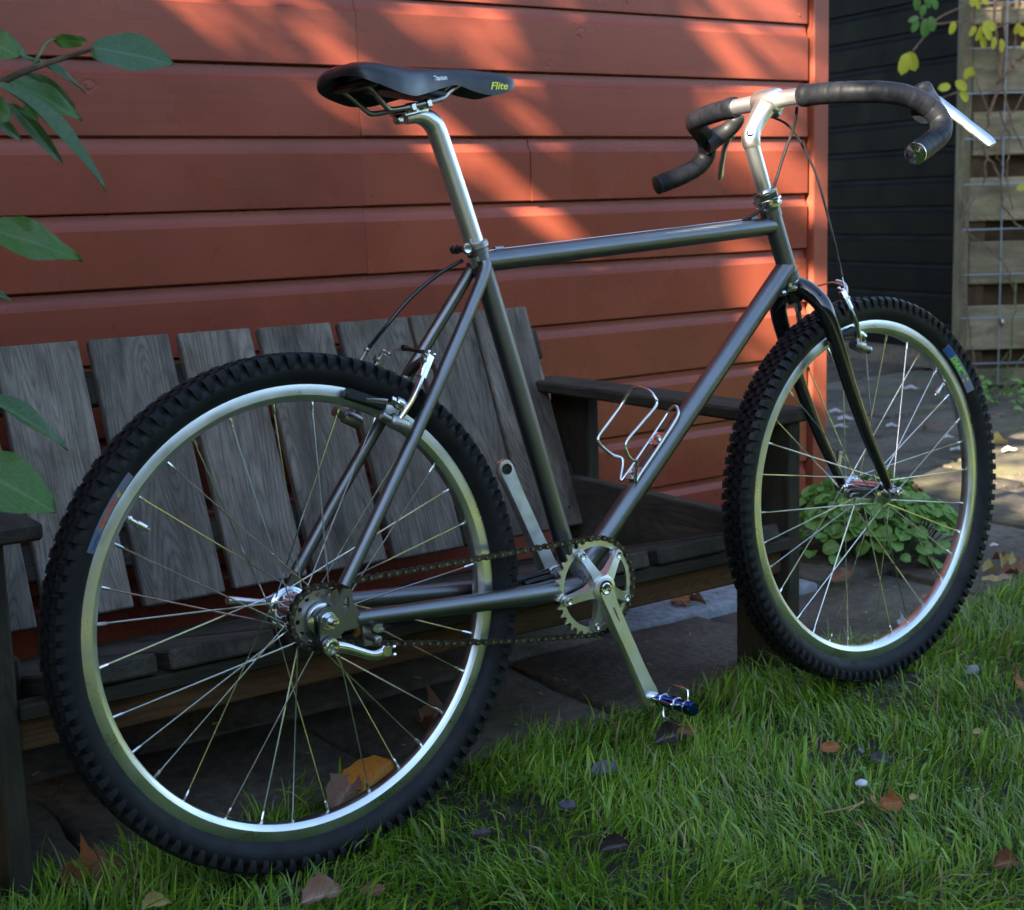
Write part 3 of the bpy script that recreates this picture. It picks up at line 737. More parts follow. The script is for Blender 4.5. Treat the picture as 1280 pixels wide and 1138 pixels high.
# --- frame
mb = MB(); mb.tube([BB, STJ + SDIR * .020], .0140, 20)
mb.tube([STJ + SDIR * .004, STJ + SDIR * .0205], .0152, 20)
stube = part(mb, 'seat_tube', FR)
mb = MB(); mb.tube([HL, HU], .0150, 20); mb.tube([HL, HL + HD * .012], .0165, 20); mb.tube([HU - HD * .012, HU], .0165, 20); part(mb, 'head_tube', FR)
TT0, TT1 = V(.3085, 0, .4200), V(.8700, 0, .4510)
mb = MB(); mb.tube([TT0, TT1], .0137, 20); tt = part(mb, 'top_tube', FR)
for q in (.06, .93):
    c = TT0.lerp(TT1, q) + V(-.004, 0, .0150) if q < .5 else TT0.lerp(TT1, q - .005) + V(0, 0, .0150)
    mb = MB(); mb.tube([c - V(.007, 0, 0), c + V(.007, 0, .0004)], .0034, 8); sub(mb, 'cable_stop', M_['steel'], tt)
DT0, DT1 = BB + V(.006, 0, .008), V(.8985, 0, .3870)
mb = MB(); mb.tube([DT0, DT1], .0156, 20); dt = part(mb, 'down_tube', FR)
mb = MB(); mb.lathe([(.0185, -.036), (.0195, -.0345), (.0195, .0345), (.0185, .036)], BB, Y, 24); bbs = part(mb, 'bottom_bracket_shell', FR)
mb = MB(); mb.lathe([(.0075, -.062), (.0075, .062)], BB, Y, 14); mb.lathe([(.016, -.040), (.017, -.0385), (.017, .0385), (.016, .040)], BB, Y, 20); sub(mb, 'axle', M_['steel'], bbs)
for s in (-1, 1):
    mb = MB(); mb.tube(spline([V(.420, s * .026, -.040), V(.36, s * .034, -.036), V(.25, s * .046, -.026), V(.12, s * .056, -.014), V(.040, s * .0610, -.0065)], 5), [.0142] * 8 + [.0138, .0134, .0130, .0126, .0122, .0119, .0116, .0113, .0110, .0107, .0104, .0100, .0096], 16)
    cs = part(mb, 'chain_stay', FR)
    if s < 0:
        mb = MB(); mb.bevbox(V(.0735, -.0690 + .008, -.0215), (.010, .006, .007), b=.001); mb.bevbox(V(.0735, -.0690 + .008, -.0270), (.012, .009, .006), b=.0012); sub(mb, 'cable_guide', M_['steel'], cs)
    mb = MB(); mb.tube(spline([V(.3040, s * .0135, .4190), V(.292, s * .020, .395), V(.20, s * .041, .270), V(.10, s * .056, .135), V(.0285, s * .0620, .0375)], 5), .0086, 14)
    part(mb, 'seat_stay', FR)
    # dropout: a plate with a window, slot and eyelets
    Mx = Matrix(((1, 0, 0), (0, 0, 1), (0, 1, 0)))   # poly x->x, y->z, depth->y
    out = [(.0235, .036), (.034, .034), (.036, .016), (.043, .0045), (.045, -.010), (.040, -.0155), (.020, -.0165), (.012, -.023), (-.010, -.030), (-.0135, -.022), (-.0125, -.006), (-.0120, .008), (-.004, .0155), (.010, .0165), (.017, .024)]
    cx, cz = .026, .012
    win = [(.0275, .0255), (.0295, .0245), (.0305, .017), (.0295, .010), (.0270, .0075), (.0230, .0080), (.0200, .0085), (.0195, .0090), (.0190, .0095), (.0190, .0098), (.0193, .0100), (.0198, .0105), (.0208, .0125), (.0225, .017), (.0250, .022)]
    mb = MB(); mb.ring(out, win, V(0, s * .0665, 0), Mx, .005)
    dr = part(mb, 'dropout', FR, smooth=False)
# seat stay brake bridge
mb = MB(); pts = []
for i in range(9):
    a = PI * i / 8; pts.append(V(.198 + .020 * math.sin(a) * .7, .0415 * math.cos(a), .266 + .030 * math.sin(a)))
mb.tube(pts, .0068, 10); part(mb, 'brake_bridge', FR)
mb = MB(); mb.tube([V(.352, -.03, -.035), V(.352, .03, -.035)], .006, 10); part(mb, 'chain_stay_bridge', FR)
mb = MB(); mb.tube([V(.34, .012, -.024), V(.40, .012, -.020)], .0052, 10); mb.tube([V(.34, -.010, -.024), V(.392, -.010, -.022)], .0040, 10); part(mb, 'cable_sleeve', M_['housing'])
# seat clamp
cc = STJ + SDIR * .017
mb = MB(); mb.lathe([(.0158, -.005), (.0172, -.0035), (.0172, .0035), (.0158, .005)], cc, SDIR, 24)
bx_ = cc + V(-.0235, 0, -.004); mb.bevbox(bx_ + V(.008, 0, 0), (.016, .018, .010), b=.001)
sc = part(mb, 'seat_clamp', M_['steel'])
mb = MB(); mb.lathe([(.0001, -.0155), (.0052, -.0155), (.0064, -.0145), (.0064, -.010), (.0048, -.0095), (.0048, .0085), (.0062, .009), (.0062, .017), (.0050, .018), (.0001, .018)], bx_ + V(-.001, 0, 0), Y, 16); sub(mb, 'clamp_bolt', M_['housing'], sc)
mb = MB(); mb.lathe([(.0023, -.0005), (.0058, -.001), (.0070, .0005), (.0070, .0032), (.0001, .0036)][::-1], bx_ + V(-.001, -.0158, 0), Y, 16); sub(mb, 'bolt_head', M_['alu'], sc)
# seatpost
SP0 = STJ + SDIR * .016
path = [SP0 - SDIR * .05, SP0 + SDIR * .05, V(.2610, 0, .556), V(.2515, 0, .5860), V(.2455, 0, .5985), V(.2360, 0, .6075), V(.2220, 0, .6110), V(.2060, 0, .6092)]
dd = (V(.2515, 0, .5860) - SP0)
pp = [SP0 - SDIR * .05, SP0.lerp(V(.2530, 0, .5860), .5), V(.2530, 0, .5860)] + spline([V(.2530, 0, .5860), V(.2465, 0, .5995), V(.2350, 0, .6085), V(.2200, 0, .6115), V(.2020, 0, .6085)], 5)[1:]
k = len(pp); mb = MB(); mb.tube(pp, [.01335] * 3 + [.0134 - .0050 * max(0, (i - 6)) / (k - 10) * .9 for i in range(k - 3)], 20, hint=V(0, 1, 0)); post = part(mb, 'seatpost', M_['stemalu'])
mb = MB(); mb.bevbox(V(.2120, 0, .6155), (.040, .030, .009), Matrix.Rotation(-.22, 3, 'Y'), b=.002); mb.bevbox(V(.2120, 0, .6225), (.030, .030, .006), Matrix.Rotation(-.22, 3, 'Y'), b=.002)
for s in (-1, 1):
    for q in (-.012, .012):
        mb.bevbox(V(.2125 + q, s * .0225, .6212 + q * .22), (.0105, .0105, .0125), Matrix.Rotation(-.22, 3, 'Y'), b=.0025)
mb.bevbox(V(.193, 0, .606), (.012, .014, .012), b=.003)
sub(mb, 'saddle_clamp', M_['alu'], post)
# --- saddle
xs = [.101, .106, .116, .135, .160, .185, .21, .24, .27, .30, .33, .355, .369, .3765, .3785]
hw = [.030, .050, .063, .068, .0665, .057, .043, .031, .0245, .0215, .0205, .0190, .0150, .0090, .002]
tp = [.6600, .6680, .6725, .6735, .6720, .6705, .6700, .6705, .6720, .6725, .6710, .6680, .6645, .6610, .6580]
sk = [.6560, .6500, .6440, .6370, .6290, .6275, .6335, .6415, .6485, .6400, .6355, .6410, .6470, .6520, .6570]
def interp(xv, ys, q): return float(np.interp(q, xv, ys))
mb = MB(); NS = 20; vs = []; fs = []; XS = list(np.linspace(xs[0], xs[-1], 46)); RINGN = NS + 1 + 7
def sm(ys, x): return sum(interp(xs, ys, min(max(x + d_, xs[0]), xs[-1])) * w_ for d_, w_ in ((-.006, .25), (0, .5), (.006, .25)))
for x in XS:
    h, t_, z0 = (interp(xs, hw, x) if x < .115 or x > .36 else sm(hw, x)), sm(tp, x), sm(sk, x)
    e1 = 0.62 + .3 * max(0, min(1, (x - .2) / .1)) ; 
    for j in range(NS + 1):
        a = -PI / 2 + PI * j / NS
        yy = h * math.copysign(abs(math.sin(a)) ** .85, math.sin(a)); zz = z0 + (t_ - z0) * max(0, math.cos(a)) ** (.62 if x < .25 else .75)
        dip = .0022 * math.exp(-(yy / .010) ** 2) * (1 if x < .33 else .3)
        vs.append((x, yy, zz - dip))
    for j in range(7):
        s_ = 1 - 2 * j / 6; yy = h * .93 * s_; zz = z0 + (t_ - z0 - .006) * .72 * (1 - s_ * s_) ** .8 + .001
        if t_ - z0 < .012: zz = z0
        vs.append((x, yy, zz))
for i in range(len(XS) - 1):
    for j in range(RINGN): fs.append((i * RINGN + j, i * RINGN + (j + 1) % RINGN, (i + 1) * RINGN + (j + 1) % RINGN, (i + 1) * RINGN + j))
fs.append(tuple(range(RINGN))); fs.append(tuple((len(XS) - 1) * RINGN + j for j in range(RINGN))[::-1])
mb.add(vs, fs); saddle = part(mb, 'saddle', M_['leather'], ang=60)
bvh_saddle = BVHTree.FromPolygons([Vector(v) for v in mb.v], mb.f)
for s in (-1, 1):
    P = spline([V(.128, s * .030, .646), V(.142, s * .027, .636), V(.160, s * .0235, .6195), V(.172, s * .0225, .6155), V(.2125, s * .0225, .6225), V(.246, s * .0215, .630), V(.262, s * .017, .640), V(.290, s * .010, .655)], 5)
    mb = MB(); mb.tube(P, .0035, 10); sub(mb, 'saddle_rail', M_['steel'], saddle)
mb = MB(); mb.bevbox(V(.205, 0, .641), (.10, .05, .012), Matrix.Rotation(.10, 3, 'Y'), b=.004); mb.bevbox(V(.133, 0, .646), (.02, .085, .010), b=.003); sub(mb, 'saddle_shell', M_['plastic'], saddle)
def text_mesh(txt, size, m, xf, name, parent, shear=.25, bold=.0, offset=None):
    cu = bpy.data.curves.new('lettering', 'FONT'); cu.body = txt; cu.size = size; cu.shear = shear; cu.offset = bold; cu.resolution_u = 3
    to = bpy.data.objects.new('lettering_tmp', cu); COL.objects.link(to); bpy.context.view_layer.update()
    dg = bpy.context.evaluated_depsgraph_get(); me = bpy.data.meshes.new_from_object(to.evaluated_get(dg))
    bpy.data.objects.remove(to); me.name = name
    xmax = max((v.co.x for v in me.vertices), default=1)
    for v in me.vertices: v.co = xf(v.co.x, v.co.y, xmax)
    me.materials.clear(); me.materials.append(m); me.update()
    return link(name, me, parent)
def on_saddle(p0, p1):
    p0, p1 = Vector(p0), Vector(p1); dx = (p1 - p0).normalized(); dz = Vector((-dx.z, 0, dx.x))
    def xf(a, b, xm):
        q = p0 + dx * (a / xm * (p1 - p0).length) + dz * b; q.y = -.2
        h = bvh_saddle.ray_cast(q, Y)
        if h[0] is None: h = bvh_saddle.find_nearest(Vector((q.x, -.03, q.z)))
        return h[0] - Y * .0007 + (h[1] * .0003 if h[1].y < 0 else h[1] * -.0003)
    return xf
text_mesh('Titanium', .0085, M_['white'], on_saddle((.2270, 0, .6505), (.2530, 0, .6535)), 'lettering', saddle, .3, .0002)
text_mesh('Flite', .0135, M_['yellow'], on_saddle((.3250, 0, .6440), (.3560, 0, .6450)), 'lettering', saddle, .35, .0003)
mb = MB()
def redp(x, y):
    h = bvh_saddle.ray_cast(V(x, y, .8), V(0, 0, -1)); return h[0] + V(0, 0, .0006)
gx = np.linspace(.1075, .122, 5); gy = np.linspace(.006, .050, 9); vs = [redp(a, b) if True else 0 for a in gx for b in gy]
mb.add(vs, [(i * 9 + j, i * 9 + j + 1, (i + 1) * 9 + j + 1, (i + 1) * 9 + j) for i in range(4) for j in range(8)]); sub(mb, 'red_patch', M_['redst'], saddle)

# --- wheels
def wheel(name, hub_mb, hub_mat, c, flr, fl_l, fl_r, phase, valve_ang):
    w = part(hub_mb, name, hub_mat); w.location = OFF + c
    # tyre casing
    sec = [(-.0098, .2835), (-.0150, .2875), (-.0205, .2945), (-.0232, .3020), (-.0234, .3080), (-.0208, .3130), (-.0150, .3165), (-.0080, .3183), (0, .3190)]
    sec = sec + [(-a, b) for a, b in sec[-2::-1]]
    mb = MB(); mb.lathe([(b, a) for a, b in sec], (0, 0, 0), Y, 120, closed=True)
    nk = 108; da = 2 * PI / nk
    def blk(a0, y0, ln, wd, h, r0, skew=0, tilt=0):
        """tread block standing on the casing"""
        vs = []
        for rr_, sh in ((r0 - .004, 1.12), (r0 + h, 1.0)):
            for dx, dy in ((-1, -1), (1, -1), (1, 1), (-1, 1)):
                a = a0 + (dx * ln / 2 * sh + dy * skew) / .33; y = y0 + dy * wd / 2 * sh + (rr_ - r0) * tilt
                vs.append((rr_ * math.cos(a), y, rr_ * math.sin(a)))
        mb.add(vs, [(3, 2, 1, 0), (4, 5, 6, 7), (0, 1, 5, 4), (1, 2, 6, 5), (2, 3, 7, 6), (3, 0, 4, 7)])
    for k in range(nk):
        a = k * da
        for s in (-1, 1):
            blk(a + (0 if s < 0 else da * .5), s * .0055, .0105, .0078, .0062, .3182, skew=s * .0018)
            blk(a + (da * .5 if s < 0 else 0), s * .0140, .0095, .0062, .0068, .3162, skew=-s * .0014)
            # side lug running down the flank, wedge shaped
            for half, lw in ((0, .0118 if k % 2 else .0108),):
                a1 = a + (half + (.25 if s > 0 else 0)) * da
                pts_ = []
                for rr_, yy, ww in ((.3238, .0190 + .001 * (k % 2), lw), (.3190, .0262, lw), (.3110, .0268, lw * .85), (.3045, .0238, lw * .50)):
                    for q in (-1, 1): pts_.append((rr_ * math.cos(a1 + q * ww / 2 / .33), s * yy, rr_ * math.sin(a1 + q * ww / 2 / .33)))
                for rr_, yy, ww in ((.3140, .0155, lw), (.3055, .0205, lw * .4)):
                    for q in (-1, 1): pts_.append((rr_ * math.cos(a1 + q * ww / 2 / .33), s * yy, rr_ * math.sin(a1 + q * ww / 2 / .33)))
                F = [(0, 1, 3, 2), (2, 3, 5, 4), (4, 5, 7, 6), (0, 8, 9, 1), (6, 7, 11, 10), (0, 2, 8), (1, 9, 3), (2, 4, 10, 8), (3, 9, 11, 5), (4, 6, 10), (5, 11, 7)]
                mb.add(pts_, F)
    # moulded rim line on the flank
    mb.lathe([(.2905, -.0182), (.2925, -.0196), (.2945, -.0206)], (0, 0, 0), Y, 96) if False else None
    ty = sub(mb, 'tyre', M_['tyre'], w, ang=35)
    # rim
    rs_ = [(-.0120, .2853), (-.0118, .2858), (-.0108, .2858), (-.0104, .2850), (-.0104, .2765), (0, .2745), (.0104, .2765), (.0104, .2850), (.0108, .2858), (.0118, .2858), (.0120, .2853),
           (.0120, .2722), (.0114, .2712), (.0106, .2690), (.0072, .2650), (.0030, .2638), (0, .2636), (-.0030, .2638), (-.0072, .2650), (-.0106, .2690), (-.0114, .2712), (-.0120, .2722)]
    mb = MB(); mb.lathe([(b, a) for a, b in rs_], (0, 0, 0), Y, 128, closed=True); rim = sub(mb, 'rim', M_['rim'], w, ang=22)
    # spokes, 32, crossed three
    smesh = {}
    for side in (-1, 1):
        yf = fl_r if side < 0 else fl_l
        for k in range(16):
            lead = k % 2
            hub = (k * 22.5 + (11.25 if side > 0 else 0)); tgt = hub + (66.5 if lead else -66.5)
            key = (side, lead)
            if key not in smesh:
                inout = (.0018 if lead else -.0018)
                yh = side * (yf + inout)
                a = math.radians(66.5 if lead else -66.5); R_ = .2650
                p0 = V(flr, yh, 0); p1 = V(R_ * math.cos(a), side * .0015, R_ * math.sin(a))
                d = (p1 - p0).normalized()
                b = MB(); b.tube([p0, p1 - d * .012], .00105, 6); b.tube([p1 - d * .0145, p1 - d * .0120, p1 - d * .003, p1 + d * .001], [.0012, .0021, .0021, .0017], 7)
                b.ball(p0 - V(0, side * (.0012 if lead else -.0012), 0), .0021, 6)
                smesh[key] = b.mesh('spoke', M_['spoke'])
            o = link('spoke', smesh[key], w); o.rotation_euler.y = -(math.radians(hub) + phase)
    # valve
    a = valve_ang; u = V(math.cos(a), 0, math.sin(a))
    mb = MB(); mb.lathe([(.0034, .262), (.0052, .2600), (.0052, .2575), (.0030, .2570), (.0030, .2490), (.0046, .2485), (.0046, .2360), (.0030, .2345), (.0022, .2310), (.0001, .2305)], (0, 0, 0), u, 12)
    sub(mb, 'valve', M_['alu'], w)
    return w, rim, ty
# rear hub
hb = MB(); hb.lathe([(.0001, -.073), (.0046, -.073), (.0046, -.062), (.0095, -.061), (.0095, -.052), (.0145, -.050), (.0145, -.036), (.0145, -.034), (.0272, -.0335), (.0280, -.0325), (.0280, -.0305), (.0265, -.0298), (.0225, -.027), (.0200, -.020), (.0190, 0),
                     (.0200, .022), (.0225, .029), (.0265, .0318), (.0280, .0325), (.0280, .0345), (.0272, .0355), (.016, .0370), (.012, .046), (.0095, .060), (.0046, .062), (.0046, .075), (.0001, .075)], (0, 0, 0), Y, 32)
RW, rrim, rtyre = wheel('rear_wheel', hb, M_['chrome'], V(0, 0, 0), .0245, .0335, .0320, math.radians(38.1), math.atan2(.142, -.199))
hb = MB(); hb.lathe([(.0001, -.062), (.0040, -.062), (.0045, -.060), (.0045, -.057), (.0105, -.056), (.0115, -.054), (.0115, -.049), (.0100, -.047), (.0100, -.040), (.0130, -.039), (.0210, -.0365), (.0215, -.0355), (.0215, -.0335), (.0205, -.0325), (.0172, -.030), (.0160, -.024), (.0152, 0),
                     (.0160, .024), (.0172, .030), (.0205, .0325), (.0215, .0335), (.0215, .0355), (.0210, .0365), (.0130, .039), (.0100, .040), (.0100, .047), (.0045, .052), (.0045, .058), (.0001, .058)], (0, 0, 0), Y, 32)
FWC = V(1.0775, 0, .0039)
FW, frim, ftyre = wheel('front_wheel', hb, M_['chrome'], FWC, .0188, .0345, .0345, math.radians(21.5), math.atan2(.158, .205))
# decals on the tyre flanks and rim
def flank(r): return -float(np.interp(r, [.2835, .2875, .2945, .3020], [.0098, .0150, .0205, .0232])) - .0006
def arc_patch(a0, a1, r0, r1, m, parent, name='sticker', lift=0, nr=3, na=14, yf=flank):
    vs = []; fs = []
    for i in range(na + 1):
        a = a0 + (a1 - a0) * i / na
        for j in range(nr + 1):
            r = r0 + (r1 - r0) * j / nr; vs.append((r * math.cos(a), yf(r) - lift, r * math.sin(a)))
    for i in range(na):
        for j in range(nr): q = i * (nr + 1) + j; fs.append((q, q + 1, q + nr + 2, q + nr + 1))
    b = MB(); b.add(vs, fs); return sub(b, name, m, parent)
def arc_text(txt, a0, a1, r0, size, m, parent, lift=.0004, inward=False, yf=flank, shear=.25, bold=.0003):
    def xf(x, y, xm):
        a = a0 + (a1 - a0) * x / xm; r = r0 + (-y if inward else y); return V(r * math.cos(a), yf(r) - lift, r * math.sin(a))
    return text_mesh(txt, size, m, xf, 'lettering', parent, shear, bold)
A0, A1 = math.atan2(.2018, -.2085), math.atan2(.122, -.266)      # top end, bottom end
arc_patch(A1, A0, .2875, .2985, M_['stick'], rtyre)
al = lambda t: A1 + (A0 - A1) * t
arc_patch(al(.01), al(.26), .2878, .2982, mat('pale blue print', (.13, .17, .24), .4), rtyre, lift=.0003)
arc_text('Panaracer', al(.03), al(.24), .2895, .0062, M_['dblue'], rtyre, lift=.0006)
arc_text('SMOKE', al(.29), al(.68), .2890, .0098, M_['orange'], rtyre, shear=.35)
arc_text('II', al(.70), al(.78), .2890, .0100, M_['gold'], rtyre, shear=.35, bold=.0006)
B0, B1 = math.atan2(.226, .190), math.atan2(.140, .254)
arc_patch(B1, B0, .2885, .3010, M_['stick'], ftyre)
bl = lambda t: B0 + (B1 - B0) * t
arc_patch(bl(.01), bl(.24), .2890, .3005, M_['dblue'], ftyre, lift=.0003)
arc_text('DART', bl(.24), bl(.68), .2900, .0100, M_['lime'], ftyre, shear=.3, bold=.0006)
arc_text('II', bl(.72), bl(.80), .2900, .0110, M_['yellow'], ftyre, shear=.2, bold=.0006)
# raised lettering on the lower flank
def hot(txt, a0, a1, w_): return arc_text(txt, a0, a1, .3010, .0060, M_['tyre'], w_, lift=.0004, inward=True, bold=.0002)
hot('PANARACER', math.radians(-118), math.radians(-102), rtyre)
# sticker on the rim's inner face: red, white with dark letters
def rimy(r): return float(np.interp(r, [.2636, .2650, .2690, .2712], [.003, .0072, .0106, .0114]))
def rin(rr_): return rr_
def rim_far(r): return rimy(r) - .0008
S0, S1 = math.atan2(-.1270, .2310), math.atan2(-.1600, .2100)
arc_patch(S0, S0 + (S1 - S0) * .30, .2642, .2700, M_['redst'], rrim, yf=rim_far, na=5)
arc_patch(S0 + (S1 - S0) * .30, S1, .2642, .2700, M_['white'], rrim, yf=rim_far, na=8)
arc_text('217', S0 + (S1 - S0) * .38, S0 + (S1 - S0) * .92, .2696, .0062, M_['navy'], rrim, inward=True, yf=lambda r: rim_far(r) - .0005)
# sprocket
def gear(R_, n, w_, hub_r, name, m, parent, holes=0, hr=0, hpr=0, c=V(0, 0, 0), keep=None):
    o_, i_ = [], []
    for k in range(n):
        a = 2 * PI * k / n; d = 2 * PI / n
        for f_, r_ in ((0, R_ - .0040), (.18, R_ - .0037), (.36, R_ + .0012), (.5, R_ + .0036), (.64, R_ + .0012), (.82, R_ - .0037)):
            o_.append((r_ * math.cos(a + d * f_), r_ * math.sin(a + d * f_))); i_.append((hub_r * math.cos(a + d * f_), hub_r * math.sin(a + d * f_)))
    mb = MB(); mb.ring(o_, i_, c, Matrix(((1, 0, 0), (0, 0, 1), (0, 1, 0))), w_)
    return sub(mb, name, m, parent, ang=30)
CL_ = -.0445
sp_ = gear(.0388, 19, .0024, .0355, 'sprocket', M_['steel'], RW, c=V(0, CL_, 0))
# carrier disc with a ring of holes
mb = MB(); nseg = 60; Mx = Matrix(((1, 0, 0), (0, 0, 1), (0, 1, 0)))
def disc_holes(mb, r_in, r_out, nh, hr, c, th):
    r_h = (r_in + r_out) / 2
    for h in range(nh):
        a0 = 2 * PI * h / nh; d = 2 * PI / nh; steps = 16; o_, i_ = [], []
        for q in range(steps):
            t = 2 * PI * q / steps
            ca, sa = math.cos(t), math.sin(t)
            # cell outline mapped from a square to the ring sector
            mmx = max(abs(ca), abs(sa)); uu, vv = ca / mmx, sa / mmx
            r = r_h + uu * (r_out - r_in) / 2; a = a0 + vv * d / 2
            o_.append((r * math.cos(a), r * math.sin(a)))
            i_.append((r_h * math.cos(a0) + hr * (ca * math.cos(a0) - sa * math.sin(a0)), r_h * math.sin(a0) + hr * (ca * math.sin(a0) + sa * math.cos(a0))))
        mb.ring(o_, i_, c, Mx, th)
disc_holes(mb, .0235, .0360, 12, .0032, V(0, CL_, 0), .0022)
mb.ring([(.0236 * math.cos(2 * PI * i / 40), .0236 * math.sin(2 * PI * i / 40)) for i in range(40)], [(.0150 * math.cos(2 * PI * i / 40), .0150 * math.sin(2 * PI * i / 40)) for i in range(40)], V(0, CL_, 0), Mx, .0030)
sub(mb, 'sprocket_carrier', M_['steel'], RW, ang=30)
mb = MB(); mb.lathe([(.0185, -.0560), (.0200, -.0552), (.0200, -.0495), (.0185, -.0485)], (0, 0, 0), Y, 28); sub(mb, 'lockring', M_['chrome'], RW)
# axle nuts and tips
mb = MB(); hexp = [(.0088 * math.cos(PI / 3 * i + .3), .0088 * math.sin(PI / 3 * i + .3)) for i in range(6)]
mb.prism(hexp, V(0, -.0745, 0), Mx, .010); mb.lathe([(.0105, -.0700), (.0110, -.0695), (.0110, -.0685)], (0, 0, 0), Y, 20); mb.lathe([(.0042, -.080), (.0048, -.086), (.0040, -.088), (.0001, -.0885)][::-1], (0, 0, 0), Y, 12)
sub(mb, 'axle_nut', M_['chrome'], RW)
mb = MB(); mb.lathe([(.0045, .070), (.0090, .071), (.0090, .080), (.0060, .083), (.0001, .084)], (0, 0, 0), Y, 16)
mb.tube(spline([V(0, .080, 0), V(-.020, .084, .004), V(-.050, .082, .012), V(-.062, .080, .0145)], 4), [.0050, .0048, .0046, .0044, .0044, .0045, .0046, .0048, .0050, .0052, .0054, .0055, .0050], 10)
sub(mb, 'quick_release_lever', M_['satin'], RW)
mb = MB(); mb.lathe([(.0001, -.074), (.0028, -.0735), (.0030, -.070), (.0078, -.069), (.0098, -.066), (.0098, -.062), (.0060, -.060)], (0, 0, 0), Y, 16); sub(mb, 'axle_nut', M_['chrome'], FW)
mb = MB(); mb.lathe([(.0045, .054), (.0090, .055), (.0090, .066), (.0001, .068)], (0, 0, 0), Y, 16)
mb.tube(spline([V(0, .064, 0), V(.004, .070, .020), V(.010, .071, .045), V(.012, .070, .060)], 4), [.0050, .0048, .0046, .0044, .0044, .0045, .0046, .0048, .0050, .0052, .0054, .0055, .0048], 10)
sub(mb, 'quick_release_lever', M_['alu'], FW)
# chain tensioner
mb = MB(); mb.lathe([(.0085, -.0700), (.0108, -.0720), (.0108, -.0560), (.0095, -.0545)][::-1], V(-.0035, 0, -.0300), Y, 24)
ct = part(mb, 'chain_tensioner', M_['rubber'])
mb = MB(); P = spline([V(-.0035, -.0745, -.0300), V(.016, -.0760, -.0355), V(.034, -.0775, -.0440), V(.052, -.0785, -.0520), V(.066, -.0785, -.0520), V(.072, -.0785, -.0490)], 5)
mb.tube(P, [.0082 - .0022 * math.sin(min(1, i / 22) * PI) for i in range(len(P))], 12, sx=.62, hint=Y)
mb.lathe([(.0055, -.0800), (.0100, -.0798), (.0108, -.0785), (.0108, -.0725)], V(-.0035, 0, -.0300), Y, 22)
mb.lathe([(.0065, -.0835), (.0070, -.0760)], V(.0705, 0, -.0500), Y, 14)
sub(mb, 'tensioner_arm', M_['alu'], ct)
mb = MB(); mb.lathe([(.0028, -.0806), (.0028, -.0800), (.0075, -.0812), (.0075, -.0795)], V(-.0035, 0, -.0300), Y, 18)
sub(mb, 'pivot_bolt', M_['chrome'], ct)
for q in (V(.0745, -.0800, -.0455), V(.0745, -.0800, -.0555)):
    mb = MB(); mb.tube([q, q + V(.004, -.004, 0)], .0026, 8); mb.ball(q + V(.0045, -.0045, 0), .0029, 8); sub(mb, 'adjuster_bolt', M_['chrome'], ct)
gear(.0165, 9, .006, .0060, 'pulley', M_['brass'], ct, c=V(.062, CL_, -.0205))
mb = MB(); mb.tube([V(.062, -.074, -.0205), V(.062, -.040, -.0205)], .004, 10); mb.bevbox(V(.062, -.0505, -.030), (.012, .003, .034), b=.001); mb.bevbox(V(.062, -.066, -.034), (.010, .028, .008), b=.002); sub(mb, 'pulley_bracket', M_['steel'], ct)

# --- crankset
CA = -1.2148; CL2 = .1778
ca_d = V(math.cos(CA), 0, math.sin(CA))
c0 = BB + V(0, -.056, 0); cend = BB + ca_d * CL2 + V(0, -.0790, 0)
mb = MB(); perp = V(-ca_d.z, 0, ca_d.x)
st = [(0.00, .0155, .0130), (.06, .0150, .0120), (.14, .0135, .0105), (.4, .0125, .0085), (.75, .0120, .0072), (.9, .0130, .0068), (.96, .0140, .0066), (1.0, .0138, .0062), (1.045, .0115, .0058), (1.072, .006, .0052)]
vs = []; fs = []
for t, w2, th in st:
    c = c0.lerp(cend, t) if t <= 1 else cend + ca_d * (t - 1) * CL2
    for p_, q_ in ((-.75, -1), (.75, -1), (1, -.45), (1, .55), (.8, 1), (-.8, 1), (-1, .55), (-1, -.45)):
        vs.append(c + perp * (w2 * p_) + Y * (th * q_))
n_ = 8
for i in range(len(st) - 1):
    for j in range(n_): fs.append((i * n_ + j, i * n_ + (j + 1) % n_, (i + 1) * n_ + (j + 1) % n_, (i + 1) * n_ + j))
fs.append(tuple(range(n_))); fs.append(tuple((len(st) - 1) * n_ + j for j in range(n_))[::-1])
mb.add(vs, fs)
mb.lathe([(.0130, -.0685), (.0185, -.0665), (.0200, -.062), (.0195, -.048), (.0170, -.044)], BB, Y, 24)
RB = .0552
SPA = [math.atan2(.0107 + .0455, .4158 - .4463), ]
SPA = [math.radians(118.4 + 72 * k) for k in range(5)]
for a in SPA:
    d = V(math.cos(a), 0, math.sin(a)); p = V(-d.z, 0, d.x); vs = []
    for t, w2, y0, y1 in ((.010, .0125, -.064, -.050), (.026, .0088, -.062, -.051), (.044, .0072, -.0570, -.0490), (.0600, .0076, -.0530, -.0480), (.0630, .0050, -.0525, -.0485)):
        for q_, y in ((-1, y1), (-.8, y0), (.8, y0), (1, y1)): vs.append(BB + d * t + p * (w2 * q_) + Y * y)
    fs = [(i * 4 + j, i * 4 + (j + 1) % 4, (i + 1) * 4 + (j + 1) % 4, (i + 1) * 4 + j) for i in range(4) for j in range(4)] + [(0, 1, 2, 3), (19, 18, 17, 16)]
    mb.add(vs, fs)
crank = part(mb, 'right_crank', M_['satin'], ang=38); crank.name = 'crank_arm'
cr = gear(.0688, 34, .0030, .0575, 'chainring', M_['satin'], crank, c=BB + V(0, CL_, 0))
mb = MB(); 
for a in SPA:
    c = BB + V(RB * math.cos(a), CL_, RB * math.sin(a)); mb.lathe([(.0078, -.0016), (.0082, .0016)], c, Y, 14)
sub(mb, 'chainring_tab', M_['satin'], crank)
